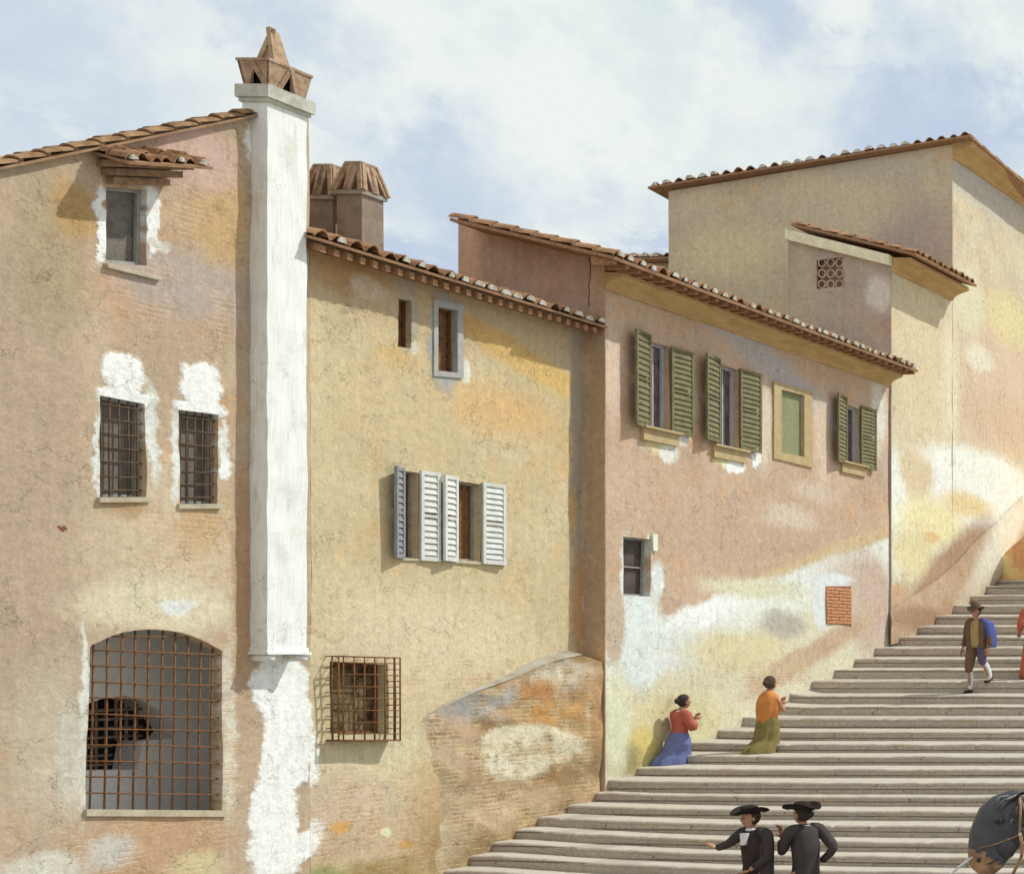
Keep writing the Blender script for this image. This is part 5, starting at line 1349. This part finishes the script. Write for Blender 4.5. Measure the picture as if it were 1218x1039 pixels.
strap([hp(1212, 946, -.05), hp(1214, 960, -.13), hp(1213, 990, -.17)], .012)
strap([hp(1158, 1012, -.10), hp(1166, 1008, -.21), hp(1182, 1004, -.225), hp(1200, 998, -.2), hp(1213, 992, -.15)], .010)
mb.build('halter', lea, horse)
mb = MB(); rp = [hp(1157, 1019, -.2), hp(1149, 1024, -.22), hp(1140, 1031, -.24), hp(1130, 1040, -.26), hp(1112, 1062, -.3), hp(1098, 1095, -.35), hp(1090, 1140, -.4)]
mb.tube(rp, .013, 6); rope = mb.build('lead_rope', simple('white_rope', L(228, 226, 216), L(190, 186, 170), 40, .6), None)
tag(rope, 'white lead rope hanging from the muzzle of the dark horse', 'rope')


# ------------------------------------------------------------------ sky, sun, camera
EL, AZ = R(53), R(40)       # azimuth measured from +X towards +Y
sc = bpy.context.scene
W = bpy.data.worlds.new("World"); sc.world = W; W.use_nodes = True
nt = W.node_tree; nt.nodes.clear()
class WN(NT):
    def __init__(s): s.t = nt; s.n = nt.nodes
w = WN()
out = w.n.new('ShaderNodeOutputWorld'); bg = w.n.new('ShaderNodeBackground'); w.ln(bg.outputs[0], out.inputs[0])
sky = w.n.new('ShaderNodeTexSky'); sky.sky_type = 'NISHITA'; sky.sun_disc = False
sky.sun_elevation = EL; sky.sun_rotation = math.pi/2-AZ; sky.air_density = 1.0; sky.dust_density = 1.5
bg.inputs['Strength'].default_value = .1
D = w.n.new('ShaderNodeTexCoord').outputs['Generated']
def dirv(px, py): return Vector(((px-VX)/F, 1, (HY-py)/F)).normalized()
n1 = w.vmath('SUBTRACT', w.noise(D, 6, 6, .62, color=True), (.5, .5, .5))
n2 = w.vmath('SUBTRACT', w.noise(D, 20, 7, .68, color=True), (.5, .5, .5))
DD = w.vmath('ADD', D, w.vmath('ADD', w.scalec(n1, .16), w.scalec(n2, .075)))
tot = w.ramp(w.noise(w.vmath('MULTIPLY', D, (1, 1, 2.2)), 7.5, 8, .66), .45, .545, 0, .85)
for (px, py, r, s_) in ((180, 80, .055, .8), (560, 60, .11, .9), (700, 110, .075, .9), (450, 90, .06, .8), (900, 100, .06, .8), (640, 190, .05, .7), (1160, 40, .035, 1.), (1080, 60, .03, .8), (740, 262, .03, .9), (60, 190, .04, .5), (980, 130, .04, .6), (830, 30, .02, .3)):
    d = w.vmath('LENGTH', w.vmath('SUBTRACT', DD, tuple(dirv(px, py))))
    tot = w.math('MAXIMUM', tot, w.ramp(d, r*.55, r*1.15, s_, 0))
for (px, py, r, s_) in ((10, 30, .05, .7), (330, 30, .03, .6), (520, 235, .05, .75), (470, 170, .02, .6), (880, 20, .035, .8), (1000, 20, .02, .5), (1090, 130, .05, .75), (260, 60, .012, .4), (720, 230, .03, .5), (1200, 130, .03, .6)):
    d = w.vmath('LENGTH', w.vmath('SUBTRACT', DD, tuple(dirv(px, py))))
    tot = w.math('MULTIPLY', tot, w.ramp(d, r*.3, r*1.3, 1-s_, 1))
hz = w.mix(.70, sky.outputs[0], (6.7, 7.6, 9.1, 1))
cl = w.mix(w.ramp(w.noise(D, 16, 5), .4, .65), (8.9, 9.4, 8.9, 1), (7.5, 8.3, 8.3, 1))
fr_ = w.ramp(w.sep(D)[1], -.25, .35)
w.ln(w.mix(fr_, (8.0, 7.8, 7.7, 1), w.mix(tot, hz, cl)), bg.inputs['Color'])  # even glow behind the camera, added to fill the shaded faces

sun = bpy.data.lights.new('Sun', 'SUN'); sun.energy = 3.95; sun.angle = R(.6); sun.color = (1, .955, .87)
so = bpy.data.objects.new('Sun', sun); C.objects.link(so)
dv = Vector((math.cos(EL)*math.cos(AZ), math.cos(EL)*math.sin(AZ), math.sin(EL)))
so.rotation_euler = dv.to_track_quat('Z', 'Y').to_euler(); so.location = (0, 10, 30)

cam = bpy.data.cameras.new('Camera'); co = bpy.data.objects.new('Camera', cam); C.objects.link(co)
co.location = (0, 0, CZ); co.rotation_euler = (R(90), 0, 0)
cam.sensor_fit = 'HORIZONTAL'; cam.sensor_width = 36; cam.lens = F/1218*36
cam.shift_x = -(VX-609)/1218; cam.shift_y = (HY-519.5)/1218
cam.clip_start = .1; cam.clip_end = 2000
sc.camera = co
sc.view_settings.view_transform = 'Standard'; sc.view_settings.look = 'None'; sc.view_settings.exposure = 0
sc.cycles.max_bounces = 4; sc.cycles.diffuse_bounces = 4; sc.cycles.adaptive_threshold = .03
